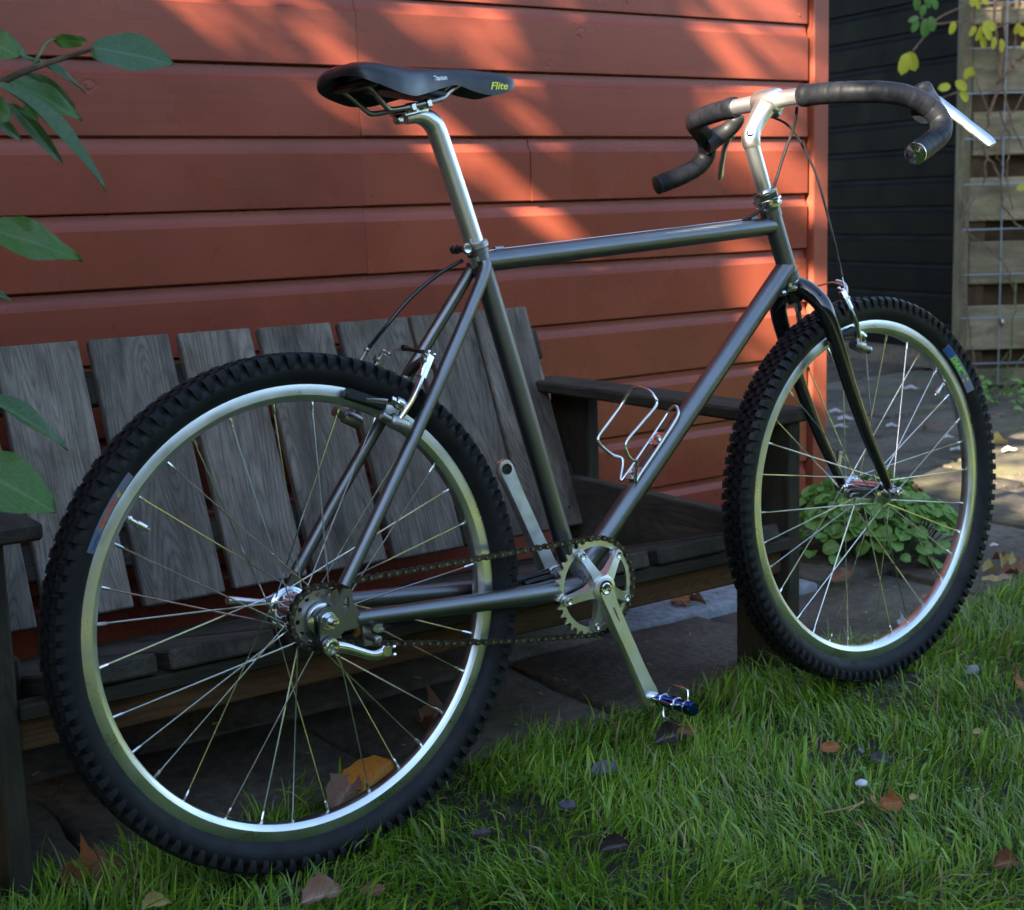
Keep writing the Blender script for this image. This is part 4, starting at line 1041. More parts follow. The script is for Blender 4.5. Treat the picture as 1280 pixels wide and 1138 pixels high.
for a in SPA:
    c = BB + V(RB * math.cos(a), 0, RB * math.sin(a))
    mb = MB(); mb.lathe([(.0024, -.0520), (.0024, -.0553), (.0044, -.0560), (.0050, -.0552), (.0050, -.0400)], c, Y, 14); sub(mb, 'chainring_bolt', M_['chrome'], crank)
mb = MB(); mb.lathe([(.0030, -.0655), (.0035, -.0690), (.0072, -.0702), (.0088, -.0695), (.0090, -.0650)], BB, Y, 20); sub(mb, 'crank_bolt', M_['chrome'], crank)
mb = MB(); mb.lathe([(.0096, -.0688), (.0118, -.0692), (.0120, -.066)], BB, Y, 24); sub(mb, 'dust_cap_ring', M_['rubber'], crank)
mb = MB(); gcen = c0.lerp(cend, .25) + Y * -.0098; mb.bevbox(gcen, (.0022, .0012, .030), Matrix.Rotation(-(PI / 2 + CA), 3, 'Y'), b=.0004); sub(mb, 'engraved_mark', M_['steel'], crank)
# left crank
c0 = BB + V(0, .054, 0); cend2 = BB - ca_d * CL2 + V(0, .0700, 0)
mb = MB(); vs = []; fs = []
for t, w2, th in st:
    c = c0.lerp(cend2, t) if t <= 1 else cend2 - ca_d * (t - 1) * CL2
    for p_, q_ in ((-.8, -1), (.8, -1), (1, -.5), (1, .5), (.8, 1), (-.8, 1), (-1, .5), (-1, -.5)): vs.append(c + perp * (w2 * p_) + Y * (th * q_))
for i in range(len(st) - 1):
    for j in range(n_): fs.append((i * n_ + j, i * n_ + (j + 1) % n_, (i + 1) * n_ + (j + 1) % n_, (i + 1) * n_ + j))
fs.append(tuple(range(n_))); fs.append(tuple((len(st) - 1) * n_ + j for j in range(n_))[::-1]); mb.add(vs, fs)
mb.lathe([(.0170, .042), (.0195, .046), (.0195, .060), (.0130, .064)], BB, Y, 24)
lc = part(mb, 'crank_arm', M_['satin'], ang=38)
mb = MB(); mb.lathe([(.0052, -.0004), (.0078, -.0010), (.0082, .0006)], cend2 - Y * .0072, Y, 20); mb.lathe([(.0001, .004), (.0052, .003), (.0054, -.0003)], cend2 - Y * .0072, Y, 16)
sub(mb, 'pedal_thread', M_['housing'], lc)
# pedal
pc_ = cend
mb = MB(); mb.lathe([(.0078, .006), (.0078, -.012), (.0062, -.0135), (.0050, -.0175), (.0055, -.021)][::-1], pc_, Y, 16)
pedal = part(mb, 'pedal', M_['chrome'])
mb = MB(); mb.lathe([(.0001, -.0905), (.0092, -.0900), (.0100, -.0885), (.0100, -.0770), (.0088, -.0765), (.0088, -.0560), (.0104, -.0550), (.0104, -.0450), (.0085, -.0440), (.0085, -.0290), (.0100, -.0280), (.0100, -.0215), (.0060, -.0205)], pc_, Y, 20)
sub(mb, 'pedal_body', M_['blue'], pedal)
mb = MB()
for a in (.0268, .0545, .0745): mb.lathe([(.0096, -a), (.0102, -a - .0006), (.0102, -a - .003), (.0096, -a - .0036)], pc_, Y, 18)
sub(mb, 'pedal_collar', M_['chrome'], pedal)
for k in range(4):
    a = math.radians(62 + 90 * k); u = V(math.cos(a), 0, math.sin(a)); p = V(-u.z, 0, u.x)
    y0, y1 = (-.032, -.074) if k % 2 == 0 else (-.028, -.070)
    mb = MB(); mb.tube(spline([pc_ + Y * y0 + u * .008, pc_ + Y * (y0 - .002) + u * .020 + p * .003, pc_ + Y * (y0 - .008) + u * .0235 + p * .004, pc_ + Y * (y1 + .008) + u * .0235 + p * .004, pc_ + Y * (y1 + .002) + u * .020 + p * .003, pc_ + Y * y1 + u * .008], 4), .0016, 7)
    sub(mb, 'pedal_wing', M_['alu'], pedal)

# --- chain: links laid along sprocket, ring and tensioner pulley
def tangent(c1, r1, c2, r2, side):
    """outer tangent points of two circles in the xz plane; side +1 upper"""
    d = c2 - c1; D = math.hypot(d.x, d.z); base = math.atan2(d.z, d.x); al_ = math.acos((r1 - r2) / D)
    a = base + side * al_
    return V(c1.x + r1 * math.cos(a), CL_, c1.z + r1 * math.sin(a)), V(c2.x + r2 * math.cos(a), CL_, c2.z + r2 * math.sin(a)), a
C1 = V(0, CL_, 0); C2 = V(BB.x, CL_, BB.z); r1, r2 = .0388, .0688
p1, p2, aT = tangent(C1, r1, C2, r2, 1)
pc3 = V(.062, CL_, -.0205); 
path = []
def arc(c, r, a0, a1, n=40):
    return [V(c.x + r * math.cos(a0 + (a1 - a0) * i / n), CL_, c.z + r * math.sin(a0 + (a1 - a0) * i / n)) for i in range(n + 1)]
path += arc(C1, r1, math.radians(-68), 0, 2)[:0]
path += arc(C1, r1, 2 * PI - math.radians(62) , aT, 60)
path += arc(C2, r2, aT, math.radians(-96), 70)
path += [V(.25, CL_, -.0760 - .022), V(.10, CL_, -.0555)] if False else []
pb = V(.062, CL_, -.0205 - .0165)
bot_ring = path[-1]
path += [bot_ring.lerp(V(.073, CL_, -.0470), t) + V(0, 0, -.004 * math.sin(PI * t)) for t in np.linspace(.02, 1, 60)]
path += [V(.064, CL_, -.0460), V(.055, CL_, -.0440), V(.040, CL_, -.0400)]
path.append(path[0])
dist = [0]
for a, b in zip(path[:-1], path[1:]): dist.append(dist[-1] + (b - a).length)
Lc = dist[-1]; nl = int(round(Lc / .0127 / 2)) * 2; pitch = Lc / nl
def along(s_):
    s_ = s_ % Lc; i = int(np.searchsorted(dist, s_, side='right') - 1); i = min(i, len(path) - 2)
    seg = dist[i + 1] - dist[i]; return path[i].lerp(path[i + 1], (s_ - dist[i]) / seg if seg > 1e-9 else 0)
mb = MB()
for k in range(nl):
    a, b = along(k * pitch), along((k + 1) * pitch); c = (a + b) / 2; d = (b - a).normalized(); w = Y.cross(d)
    M3 = Matrix((d, w, -Y if False else d.cross(w))).transposed(); hl = pitch / 2
    outl = [(-hl - .0040, 0), (-hl - .0026, .0033), (-hl + .001, .0039), (-.001, .0026), (.001, .0026), (hl - .001, .0039), (hl + .0026, .0033), (hl + .0040, 0)]
    poly = outl + [(x, -z) for x, z in outl[-2:0:-1]]
    off = .0036 if k % 2 else .0025
    mb.cur = 0
    for s in (-1, 1): mb.prism(poly, c + Y * (s * off), M3, .0010)
    mb.lathe([(.0037, -.0021), (.0037, .0021)], a, Y, 8)
    mb.cur = 1; mb.lathe([(.0001, -.0050), (.0017, -.0049), (.0018, .0049), (.0001, .0050)], a, Y, 8)
part(mb, 'chain', [M_['chain'], M_['pin']], ang=30)

# --- fork, headset, stem
FP = lambda s: [V(.9125, 0, .356), V(.9155, s * .022, .349), V(.924, s * .042, .330), V(.932, s * .051, .3056), V(.955, s * .053, .2466), V(.976, s * .053, .193), V(1.017, s * .052, .105), V(1.052, s * .051, .043), V(1.068, s * .050, .015)]
mb = MB(); mb.lathe([(.0150, -.034), (.0165, -.020), (.0165, -.010), (.0150, -.007)], HL, HD, 20); fork = part(mb, 'fork', M_['fork'])
for s in (-1, 1):
    P = spline(FP(s), 6); k = len(P)
    mb = MB(); mb.tube(P, [float(np.interp(i / k, [0, .12, .25, .5, .8, 1], [.0165, .0160, .0150, .0130, .0092, .0072])) for i in range(k)], 18, sx=.92, hint=Y)
    bl_ = sub(mb, 'fork_blade', M_['fork'], fork)
for s in (-1, 1):
    mb = MB(); mb.ring([(.0105 * math.cos(t), .0105 * math.sin(t)) for t in np.linspace(0, 2 * PI, 17)[:-1]], [(.0046 * math.cos(t), .0046 * math.sin(t)) for t in np.linspace(0, 2 * PI, 17)[:-1]], FWC + V(0, s * .0505, 0), Mx, .006)
    mb.bevbox(FWC + V(-.008, s * .0505, .009), (.012, .0058, .014), Matrix.Rotation(.6, 3, 'Y'), b=.001); sub(mb, 'fork_end', M_['fork'], fork)
mb = MB(); mb.lathe([(.0001, -.012), (.0052, -.011), (.0058, -.004), (.0058, 0)], V(.893, 0, .3475), V(-.35, 0, -.1) * -1, 12); mb.bevbox(V(.8905, 0, .3455), (.010, .012, .010), b=.002); sub(mb, 'crown_bolt', M_['alu'], fork)
mb = MB(); mb.lathe([(.0158, -.0165), (.0215, -.0135), (.0225, -.0110), (.0222, -.0085), (.0180, -.0060), (.0168, .0)], HL, HD, 28); hs = part(mb, 'headset', M_['chrome'])
mb = MB(); mb.lathe([(.0165, 0), (.0200, .003), (.0215, .0055), (.0215, .0080), (.0195, .0095), (.0195, .0125), (.0222, .0140), (.0222, .0175), (.0180, .0190)], HU, HD, 28); sub(mb, 'headset_cup', M_['chrome'], hs)
mb = MB(); h8 = [(.0198 * math.cos(PI / 4 * i + .2), .0198 * math.sin(PI / 4 * i + .2)) for i in range(8)]; mb.prism(h8, HU + HD * .0225, frame(HD), .0065); mb.lathe([(.0180, .0262), (.0190, .0275), (.0190, .0300), (.0140, .0325)], HU, HD, 24); sub(mb, 'locknut', M_['chrome'], hs)
CLP = V(.8695, 0, .6414)
q0 = HU + HD * .02; q1 = V(.8195, 0, .5825)
q1 = HU + HD * .1135
mb = MB(); mb.tube([q0, HU + HD * .10, q1], [.0118, .0122, .0128], 22)
stemo = part(mb, 'stem', M_['stemalu'])
mb = MB(); P = spline([q1 - HD * .012, q1 + V(.003, 0, .006), q1.lerp(CLP, .45) + V(-.002, 0, .002), q1.lerp(CLP, .85)], 5)
mb.tube(P, [.0132, .0138, .0142, .0145, .0146, .0146, .0145, .0144, .0143, .0143, .0144, .0148, .0152, .0158, .0164, .0170][:len(P)], 20, sx=1.0, hint=Y)
sub(mb, 'stem_extension', M_['stemalu'], stemo)
mb = MB(); mb.lathe([(.0140, -.0240), (.0168, -.0225), (.0182, -.018), (.0190, 0), (.0182, .018), (.0168, .0225), (.0140, .0240)], CLP, Y, 28)
sub(mb, 'bar_clamp', M_['stemalu'], stemo)
mb = MB(); dn = V(.62, 0, -.78).normalized(); mb.bevbox(CLP + dn * .0215, (.014, .018, .012), Matrix.Rotation(.9, 3, 'Y'), b=.002); mb.lathe([(.0001, -.012), (.0048, -.012), (.0048, .012), (.0001, .012)], CLP + dn * .022, Y, 12); sub(mb, 'clamp_bolt', M_['steel'], stemo)
mb = MB(); mb.lathe([(.0030, -.002), (.0030, .001), (.0052, .0018), (.0055, -.002)], q1 + V(-.008, -.0085, .008), V(-.4, -.75, .5), 12); sub(mb, 'stem_bolt', M_['housing'], stemo)
# --- handlebar
def barpath(s):
    B_ = [(.8695, 0, .6414), (.8695, -.07, .6412), (.870, -.12, .638), (.880, -.165, .634), (.902, -.196, .630), (.932, -.217, .622), (.9595, -.231, .6055), (.9700, -.243, .5840), (.9560, -.2510, .5645), (.920, -.258, .549), (.879, -.2685, .536)]
    return [V(a, b * -s, c) for a, b, c in B_]
mb = MB(); mb.tube([V(.8695, -.075, .6411), V(.8695, -.03, .6414), V(.8695, .03, .6414), V(.8695, .075, .6411)], [.0122, .0130, .0130, .0122], 20); bar = part(mb, 'handlebar', M_['baralu'])
for s in (-1, 1):
    P = spline(barpath(s)[1:], 14)
    acc = 0; R_ = []
    for i, p in enumerate(P):
        if i: acc += (p - P[i - 1]).length
        ph = (acc / .0185) % 1.0; R_.append(.0158 + .0011 * ph + (.0003 if i < 4 else 0))
    # denser stations so that each wrap of the tape has its edge
    Q = []; RQ = []; n2 = 620
    ds = [0]
    for a, b in zip(P[:-1], P[1:]): ds.append(ds[-1] + (b - a).length)
    Lb = ds[-1]; nst = int(Lb / .0022)
    for i in range(nst + 1):
        t = Lb * i / nst; j = min(int(np.searchsorted(ds, t, side='right') - 1), len(P) - 2)
        Q.append(P[j].lerp(P[j + 1], (t - ds[j]) / (ds[j + 1] - ds[j]))); ph = (t / .0190) % 1.0
        RQ.append(.0154 + .0008 * min(1, ph * 4) * (1 - .25 * ph) + (.0012 if t < .014 else 0))
    mb = MB(); mb.tube(Q, RQ, 20); sub(mb, 'bar_tape', M_['tape'], bar, ang=50)
    e = P[-1]; d = (P[-1] - P[-4]).normalized()
    mb = MB(); mb.lathe([(.0148, -.002), (.0160, .0005), (.0160, .0028), (.0135, .0040), (.0095, .0036), (.0070, .0052), (.0028, .0056), (.0001, .0045)], e, d, 24); sub(mb, 'bar_end_plug', M_['chrome'] if s < 0 else M_['rubber'], bar)
# brake levers
for s in (-1, 1):
    f = lambda a, b, c: V(a, b * -s, c)
    mb = MB(); P = spline([f(.9500, -.2280, .6000), f(.9700, -.2230, .6090), f(.9850, -.2120, .6180), f(.9930, -.2010, .6280), f(.9950, -.1930, .6380), f(.9945, -.1900, .6455)], 6); k = len(P)
    mb.tube(P, [float(np.interp(i / (k - 1), [0, .2, .5, .8, .93, 1], [.0190, .0175, .0140, .0145, .0128, .0060])) for i in range(k)], 18, sx=1.0)
    lv = part(mb, 'brake_lever', M_['rubber'] if s > 0 else M_['tape'], ang=60)
    P = spline([f(.9990, -.2040, .6270), f(1.004, -.218, .6130), f(1.010, -.237, .5960), f(1.019, -.2515, .5800), f(1.028, -.2660, .5640), f(1.0360, -.2770, .5510), f(1.0375, -.2820, .5450)], 6); k = len(P)
    mb = MB(); mb.tube(P, [float(np.interp(i / (k - 1), [0, .15, .5, .8, .95, 1], [.0062, .0086, .0082, .0096, .0080, .0040])) for i in range(k)], 14, sx=.38 if s < 0 else .62, hint=V(.55, .80 * -s, -.15)); sub(mb, 'lever_blade', M_['alu'], lv)
    c = f(1.0000, -.2120, .6150); dx = V(.72, -.5 * -s, -.4).normalized()
    mb = MB(); mb.lathe([(.0001, -.010), (.0045, -.0095), (.0055, -.008), (.0055, .008), (.0045, .0095), (.0001, .010)], c, V(.45, .75 * -s, -.35) if False else V(.2, 0.9, .3), 14); sub(mb, 'lever_pivot', M_['chrome'], lv)

# --- brakes
def cantilever(name, s, stud, top, padc, padd, m_arm, extra_out=.010):
    """stud point on stay or blade, arm rises to top; pad at the rim"""
    mb = MB(); yv = V(0, s, 0)
    ax = V(0, s * .0, 0)
    mid = stud.lerp(top, .45) + V(0, s * .008, 0)
    st_axis = V(-.55, 0, .30).normalized() if name == 'r' else V(.75, 0, -.25).normalized()
    P = spline([stud, mid, top], 6); k = len(P)
    mb.tube(P, [float(np.interp(i / (k - 1), [0, .3, .7, 1], [.0075, .0055, .0050, .0055])) for i in range(k)], 10, sx=.7, hint=st_axis)
    br = part(mb, 'rear_brake' if name == 'r' else 'front_brake', m_arm)
    mb = MB(); mb.lathe([(.0085, -.012), (.0095, -.010), (.0095, .012), (.0080, .014), (.0055, .015), (.0055, .024), (.0066, .0245), (.0066, .029), (.0001, .030)], stud - st_axis * 0.004, st_axis, 18); sub(mb, 'brake_pivot', M_['steel'], br)
    Mt = frame(top - mid, st_axis); mb = MB(); mb.bevbox(top - (top - mid).normalized() * .006, (.011, .0085, .034), Mt, b=.0012); mb.ball(top + (top - mid).normalized() * .014 + st_axis * .004, .0030, 8); mb.ball(top + (top - mid).normalized() * .014 - st_axis * .005, .0028, 8)
    sub(mb, 'cable_anchor', m_arm, br)
    mb = MB(); mb.lathe([(.0022, .006), (.0022, .0085), (.0048, .009), (.0050, .004)], top, st_axis, 10); sub(mb, 'anchor_bolt', M_['steel'], br)
    pm = frame(padd, V(0, 1, 0)); mb = MB(); mb.bevbox(padc, (.011, .015, .062), pm, b=.003); sub(mb, 'brake_pad', M_['rubber'], br)
    pj = stud.lerp(top, .27) + st_axis * .012
    mb = MB(); mb.tube([padc + V(0, s * .004, 0), pj], .0040, 10); mb.lathe([(.0060, -.006), (.0078, -.004), (.0078, .004), (.0060, .006)], pj - st_axis * .003, st_axis, 14); mb.lathe([(.0052, .008), (.0052, .014), (.0001, .0145)], pj - st_axis * .003, st_axis, 8)
    sub(mb, 'pad_holder', M_['chrome'], br)
    return br
for s in (-1, 1):
    tan = V(-.255, 0, .095).normalized()
    cantilever('r', s, V(.122, s * .058, .228), V(.1745, s * .057, .2985), V(.1020, s * .0205, .2575), V(-.93, 0, .37), M_['alu'] if s < 0 else M_['steel'])
    cantilever('f', s, V(1.004, s * .052, .2520), V(.9740, s * .050, .3330), V(1.000, s * .0205, .2680), V(.95, 0, .28), M_['alu'])
# cables
def cable(pts, r, m, name='cable', n=7): mb = MB(); mb.tube(spline(pts, n), r, 8); return part(mb, name, m)
car = V(.1755, -.005, .3165)
cable([V(.1800, .052, .3110), V(.176, .02, .3130), car, V(.1750, -.035, .3110), V(.1745, -.055, .3100)], .0009, M_['spoke'], 'straddle_cable')
mb = MB(); mb.bevbox(car, (.006, .012, .008), b=.0015); mb.tube([car + V(0, .005, 0), V(.1752, -.048, .3115)], .0028, 8); part(mb, 'cable_carrier', M_['plastic'])
cable([TT0.lerp(TT1, .05) + V(0, 0, .015), V(.285, -.004, .4310)], .0010, M_['spoke'], 'inner_cable')
cable([V(.2780, 0, .4240), V(.2450, .006, .4090), V(.2050, .018, .3800), V(.1760, .030, .3490), V(.1560, .045, .3220), V(.1480, .050, .3120)], .0026, M_['housing'], 'cable_housing')
mb = MB(); mb.tube([V(.1500, .048, .3150), V(.1400, .052, .2980)], .0032, 8); mb.ball(V(.1500, .048, .3155), .0042, 8); part(mb, 'cable_noodle', M_['steel'])
cable([V(.885, -.045, .628), V(.893, -.030, .600), V(.8820, -.018, .560), V(.8700, -.010, .5200), V(.8500, -.012, .4880), V(.8250, -.004, .4690), V(.8020, 0, .4600)], .0025, M_['housing'], 'cable_housing')
cable([TT0.lerp(TT1, .06) + V(0, 0, .0150), TT0.lerp(TT1, .92) + V(0, 0, .0150)], .0008, M_['spoke'], 'inner_cable')
cable([V(.884, .004, .6180), V(.9060, -.006, .6050), V(.9280, -.014, .5740), V(.9500, -.022, .5240), V(.9680, -.030, .4500), V(.9790, -.036, .3920), V(.9820, -.040, .3640)], .0021, M_['housing'], 'cable_housing')
cable([V(.9820, -.040, .3640), V(.9825, -.043, .3500), V(.9800, -.046, .3400)], .0009, M_['spoke'], 'inner_cable')
cable([V(.9830, -.044, .3490), V(.9860, -.020, .3560), V(.9850, .0, .3540), V(.9800, .045, .3450)], .0014, M_['spoke'], 'straddle_cable')
mb = MB(); mb.tube(spline([V(.9810, -.048, .3370), V(.9875, -.040, .3520), V(.9885, -.022, .3580)], 4), .0032, 8); part(mb, 'cable_noodle', M_['alu'])
# --- bottle cage on the down tube
ddt = (DT1 - DT0).normalized(); dnn = V(-ddt.z, 0, ddt.x)     # away from the tube, up and back
def cg(a, h, y): return DT0 + ddt * a + dnn * h + V(0, y, 0)
AB, AT = .165, .300
loop = [cg(.175, .020, .014), cg(.225, .020, .014), cg(.278, .021, .013), cg(.293, .024, .010), cg(.300, .027, 0), cg(.293, .024, -.010), cg(.278, .021, -.013), cg(.225, .020, -.014), cg(.175, .020, -.014), cg(.160, .020, -.015)]
wrap = [V(.5440, -.024, .1205), V(.5280, -.033, .1270), V(.5180, -.035, .1370), V(.5165, -.035, .1540), V(.5450, -.034, .1755), V(.5720, -.034, .1950), V(.5800, -.033, .2040), V(.5790, -.030, .2130), V(.5800, -.015, .2225),
        V(.5820, .010, .2255), V(.5793, .026, .2180), V(.5700, .034, .1990), V(.5430, .035, .1745), V(.5250, .035, .1585), V(.5225, .034, .1510), V(.5290, .034, .1420), V(.5470, .033, .1275), V(.5620, .028, .1180), cg(.160, .020, .018)]
mb = MB(); mb.tube(spline(loop + wrap + [cg(.175, .020, .014)], 6), .0026, 10)
cage = part(mb, 'bottle_cage', M_['alu'])
for a in (.176, .243):
    mb = MB(); mb.bevbox(cg(a, .0185, 0), (.024, .024, .003), Matrix((ddt, Y, dnn)).transposed(), b=.001); mb.lathe([(.0001, .0075), (.0045, .007), (.0050, .003), (.0050, -.004)][::-1], cg(a, .0185, 0), dnn, 12); sub(mb, 'mounting_plate', M_['alu'], cage)

# ================================================================== DEAD LEAVES, each a thing
shapes = {}
def dl(mkey, kind):
    if (mkey, kind) not in shapes:
        kw = dict(flat=dict(w=.55, fold=.15, bend=.12, wave=.10, shape='round', cup=.2, edge=.1), curl=dict(w=.62, fold=.75, bend=.25, wave=.16, shape='lance', cup=.8, edge=.12),
                  fold=dict(w=.75, fold=-.55, bend=.2, wave=.10, shape='round', cup=-.2, edge=.05), maple=dict(w=.9, fold=.2, bend=.2, wave=.22, shape='lobed', cup=.3, edge=.2, twist=.5), roll=dict(w=.5, fold=1.1, bend=-.15, wave=.12, shape='lance', cup=1.2, edge=.1))[kind]
        shapes[(mkey, kind)] = leaf_mesh('dead_leaf', M_[mkey], nx=12, ny=6, **kw)
    return shapes[(mkey, kind)]
def dead(u, v, z, size, ang, mkey, kind, label, nrm=(0, 0, 1), group=None, tilt=.15):
    size *= .88
    P = onz(u, v, z - (.002 if z > .025 else .000)); a = math.radians(ang); d = R0 * math.cos(a) - Vector((R2.x, R2.y, 0)).normalized() * -math.sin(a); d.z = tilt; d.normalize()
    b, t = P - d * size / 2, P + d * size / 2
    x = d; n = Vector(nrm); n = (n - x * n.dot(x)).normalized(); y = n.cross(x)
    o = link('fallen_leaf', dl(mkey, kind)); o.matrix_world = Matrix.Translation(b) @ Matrix((x, y, n)).transposed().to_4x4() @ Matrix.Diagonal((size, size, size, 1))
    tag(o, label, 'fallen leaf', group or 'dead leaves lying about'); return o
GZ = .035
dead(459, 984, .05, .118, 35, 'dl_orange', 'fold', 'large folded orange and yellow leaf seen through the lower rear wheel', (-.6, -.9, .35), tilt=.75)
dead(430, 992, .045, .085, 65, 'dl_pink', 'curl', 'pinkish brown leaf tucked against the large orange folded leaf', (-.5, -.7, .4), tilt=.6)
dead(548, 893, .015, .075, 30, 'dl_brown', 'maple', 'dark brown crumpled leaf on the paving behind the rear rim sticker', (-.2, -.4, 1))
dead(530, 906, .01, .05, 110, 'dl_brown', 'curl', 'small brown curl beside the crumpled leaf behind the rear rim')
dead(852, 749, .015, .055, 10, 'dl_rust', 'maple', 'rust coloured leaf on the paving right of the chainring', (-.2, -.3, 1))
dead(872, 751, .01, .04, -30, 'dl_brown', 'curl', 'small brown leaf touching the rust coloured one right of the chainring')
dead(838, 920, .050, .070, 30, 'dl_dark', 'curl', 'dark purple brown curled leaf right under the pedal', (-.3, -.7, .6))
dead(860, 914, .052, .040, -10, 'dl_brown', 'flat', 'small brown leaf overlapping the dark one under the pedal', (-.2, -.6, .7))
dead(756, 960, .040, .046, 20, 'dl_grey', 'flat', 'rounded grey purple leaf in the grass left of the pedal', (-.2, -.6, .8))
dead(709, 1006, .030, .032, -35, 'dl_grey', 'flat', 'small grey leaf in the grass below the rounded grey purple one', (-.2, -.5, .8))
dead(770, 1058, .028, .045, 15, 'dl_dark', 'curl', 'nearly black wet leaf low in the grass at bottom centre', (-.2, -.6, .7))
dead(1038, 934, .032, .034, 0, 'dl_rust', 'flat', 'bright orange leaf in the grass below the front wheel', (-.1, -.8, .6))
dead(1076, 937, .032, .022, 80, 'dl_grey', 'flat', 'tiny grey violet leaf right of the bright orange one', (-.1, -.7, .6))
dead(1101, 951, .030, .034, -25, 'dl_grey', 'curl', 'grey curled leaf right below the tiny violet one', (-.2, -.6, .7))
dead(1090, 999, .034, .026, 85, 'dl_rust', 'flat', 'upright rust leaf left of the crumpled rust leaf on the lawn', (-.1, -.9, .4))
dead(1115, 1004, .034, .036, 5, 'dl_rust', 'maple', 'crumpled rust brown leaf on the lawn below the white pebble', (-.1, -.7, .6))
dead(1141, 996, .034, .018, 40, 'dl_yellow', 'flat', 'tiny yellow leaf right of the crumpled rust leaf', (-.1, -.7, .7))
dead(1274, 852, .036, .042, 60, 'dl_rust', 'maple', 'orange brown leaf in the grass at the right edge', (-.2, -.7, .6))
dead(404, 1118, .036, .062, 28, 'dl_pink', 'curl', 'tan rolled leaf on the grass below the rear wheel', (-.2, -.6, .8))
dead(466, 1113, .028, .036, 10, 'dl_brown', 'flat', 'dull brown leaf right of the tan rolled leaf', (-.2, -.5, .8))
dead(602, 1041, .026, .030, 0, 'dl_dark', 'flat', 'small dark leaf in the grass right of the rear tyre', (-.2, -.5, .8))
dead(196, 1131, .034, .040, 20, 'dl_yellow', 'curl', 'orange yellow leaf at the bottom edge near the bench leg', (-.2, -.5, .8))
dead(112, 1092, .02, .070, 15, 'dl_rust', 'maple', 'large red brown leaf beside the left bench leg', (-.2, -.5, .8))
dead(138, 1090, .026, .060, 60, 'dl_brown', 'maple', 'brown leaf overlapping the red brown one by the left bench leg', (-.2, -.5, .8))
dead(92, 1104, .024, .055, -30, 'dl_brown', 'curl', 'brown curled leaf between bench leg and red brown leaf', (-.2, -.5, .8))
dead(1222, 914, .03, .02, 20, 'dl_yellow', 'flat', 'tiny yellow leaf in the right grass', (-.1, -.7, .7))
dead(1075, 1030, .03, .022, 120, 'dl_brown', 'flat', 'tiny brown leaf in the grass below the rust pair', (-.1, -.7, .7))
dead(1258, 1078, .03, .045, 15, 'dl_brown', 'curl', 'brown leaf in the grass at the lower right corner', (-.1, -.6, .7))
for i, (u, v, sz, an, mk, kd, lb) in enumerate([
        (1238, 712, .050, 20, 'dl_yellow', 'curl', 'yellow curled leaf nearest the front tyre in the litter pile'), (1252, 706, .055, 70, 'dl_yellow', 'roll', 'upright yellow brown leaf in the middle of the litter pile'),
        (1240, 724, .050, -20, 'dl_yellow', 'flat', 'flat yellow leaf at the front of the litter pile'), (1262, 716, .045, 10, 'dl_brown', 'curl', 'brown curl in the litter pile right of the front tyre'),
        (1268, 703, .050, 40, 'dl_yellow', 'curl', 'yellow leaf at the right end of the litter pile'), (1256, 722, .040, 0, 'dl_pink', 'flat', 'pinkish leaf low in the litter pile'),
        (1248, 698, .04, 120, 'dl_brown', 'curl', 'brown leaf at the back of the litter pile'), (1274, 712, .05, -15, 'dl_brown', 'maple', 'crumpled brown leaf at the right edge in the litter pile')]):
    dead(u, v, .012 + .006 * (i % 3), sz, an, mk, kd, lb, (-.2 + .1 * (i % 4), -.4, 1), 'leaves of the litter pile by the front wheel', .1)
dead(1164, 682 + 64, .012, .045, -20, 'dl_pink', 'flat', 'pinkish leaf at the foot of the green clump seen through the front wheel', (0, -.5, 1))
dead(1052, 719, .014, .065, 20, 'dl_brown', 'flat', 'brown leaf under the left side of the green clump', (-.2, -.7, .7), tilt=.3)
dead(1243, 681, .012, .026, 10, 'dl_pale', 'flat', 'white papery leaf on the paving right of the front tyre', (0, -.3, 1))
dead(1130, 778, .012, .030, 10, 'dl_pale', 'maple', 'white crumpled leaf on the paving inside the lower front wheel', (0, -.4, 1))
dead(1147, 614, .015, .045, 20, 'dl_brown', 'curl', 'orange brown leaf on the paving beside the front hub', (0, -.4, 1))
dead(1249, 553, .015, .075, 10, 'dl_yellow', 'curl', 'yellow leaf on the paving in front of the board fence', (0, -.4, 1))
dead(1262, 562, .012, .06, 5, 'dl_pale', 'flat', 'pale leaf right below the yellow one in front of the fence', (0, -.3, 1))
for u, v, sz, an, lb in [(1046, 514, .07, 5, 'pale leaf furthest left on the far paving beside the red shed corner'), (1058, 523, .08, 10, 'pale leaf second from the shed corner on the far paving'), (1052, 533, .06, -5, 'pale leaf nearest the shed corner low on the far paving'),
                         (1116, 532, .06, 8, 'pale leaf on the far paving in the middle of the front wheel'), (1172, 530, .11, 0, 'tan dome shaped leaf on the far paving by the front rim'), (1200, 562, .07, -15, 'pale leaf on the paving seen through the right of the front rim'),
                         (1140, 485, .08, 0, 'thin pale leaf at the foot of the black shed'), (1186, 546, .05, 15, 'small pale leaf left of the front rim on the far paving')]:
    dead(u, v, .012, sz, an, 'dl_pale' if 'tan' not in lb else 'dl_brown', 'flat' if 'tan' not in lb else 'fold', lb, (0, -.2, 1), 'pale leaves on the far paving', .03)
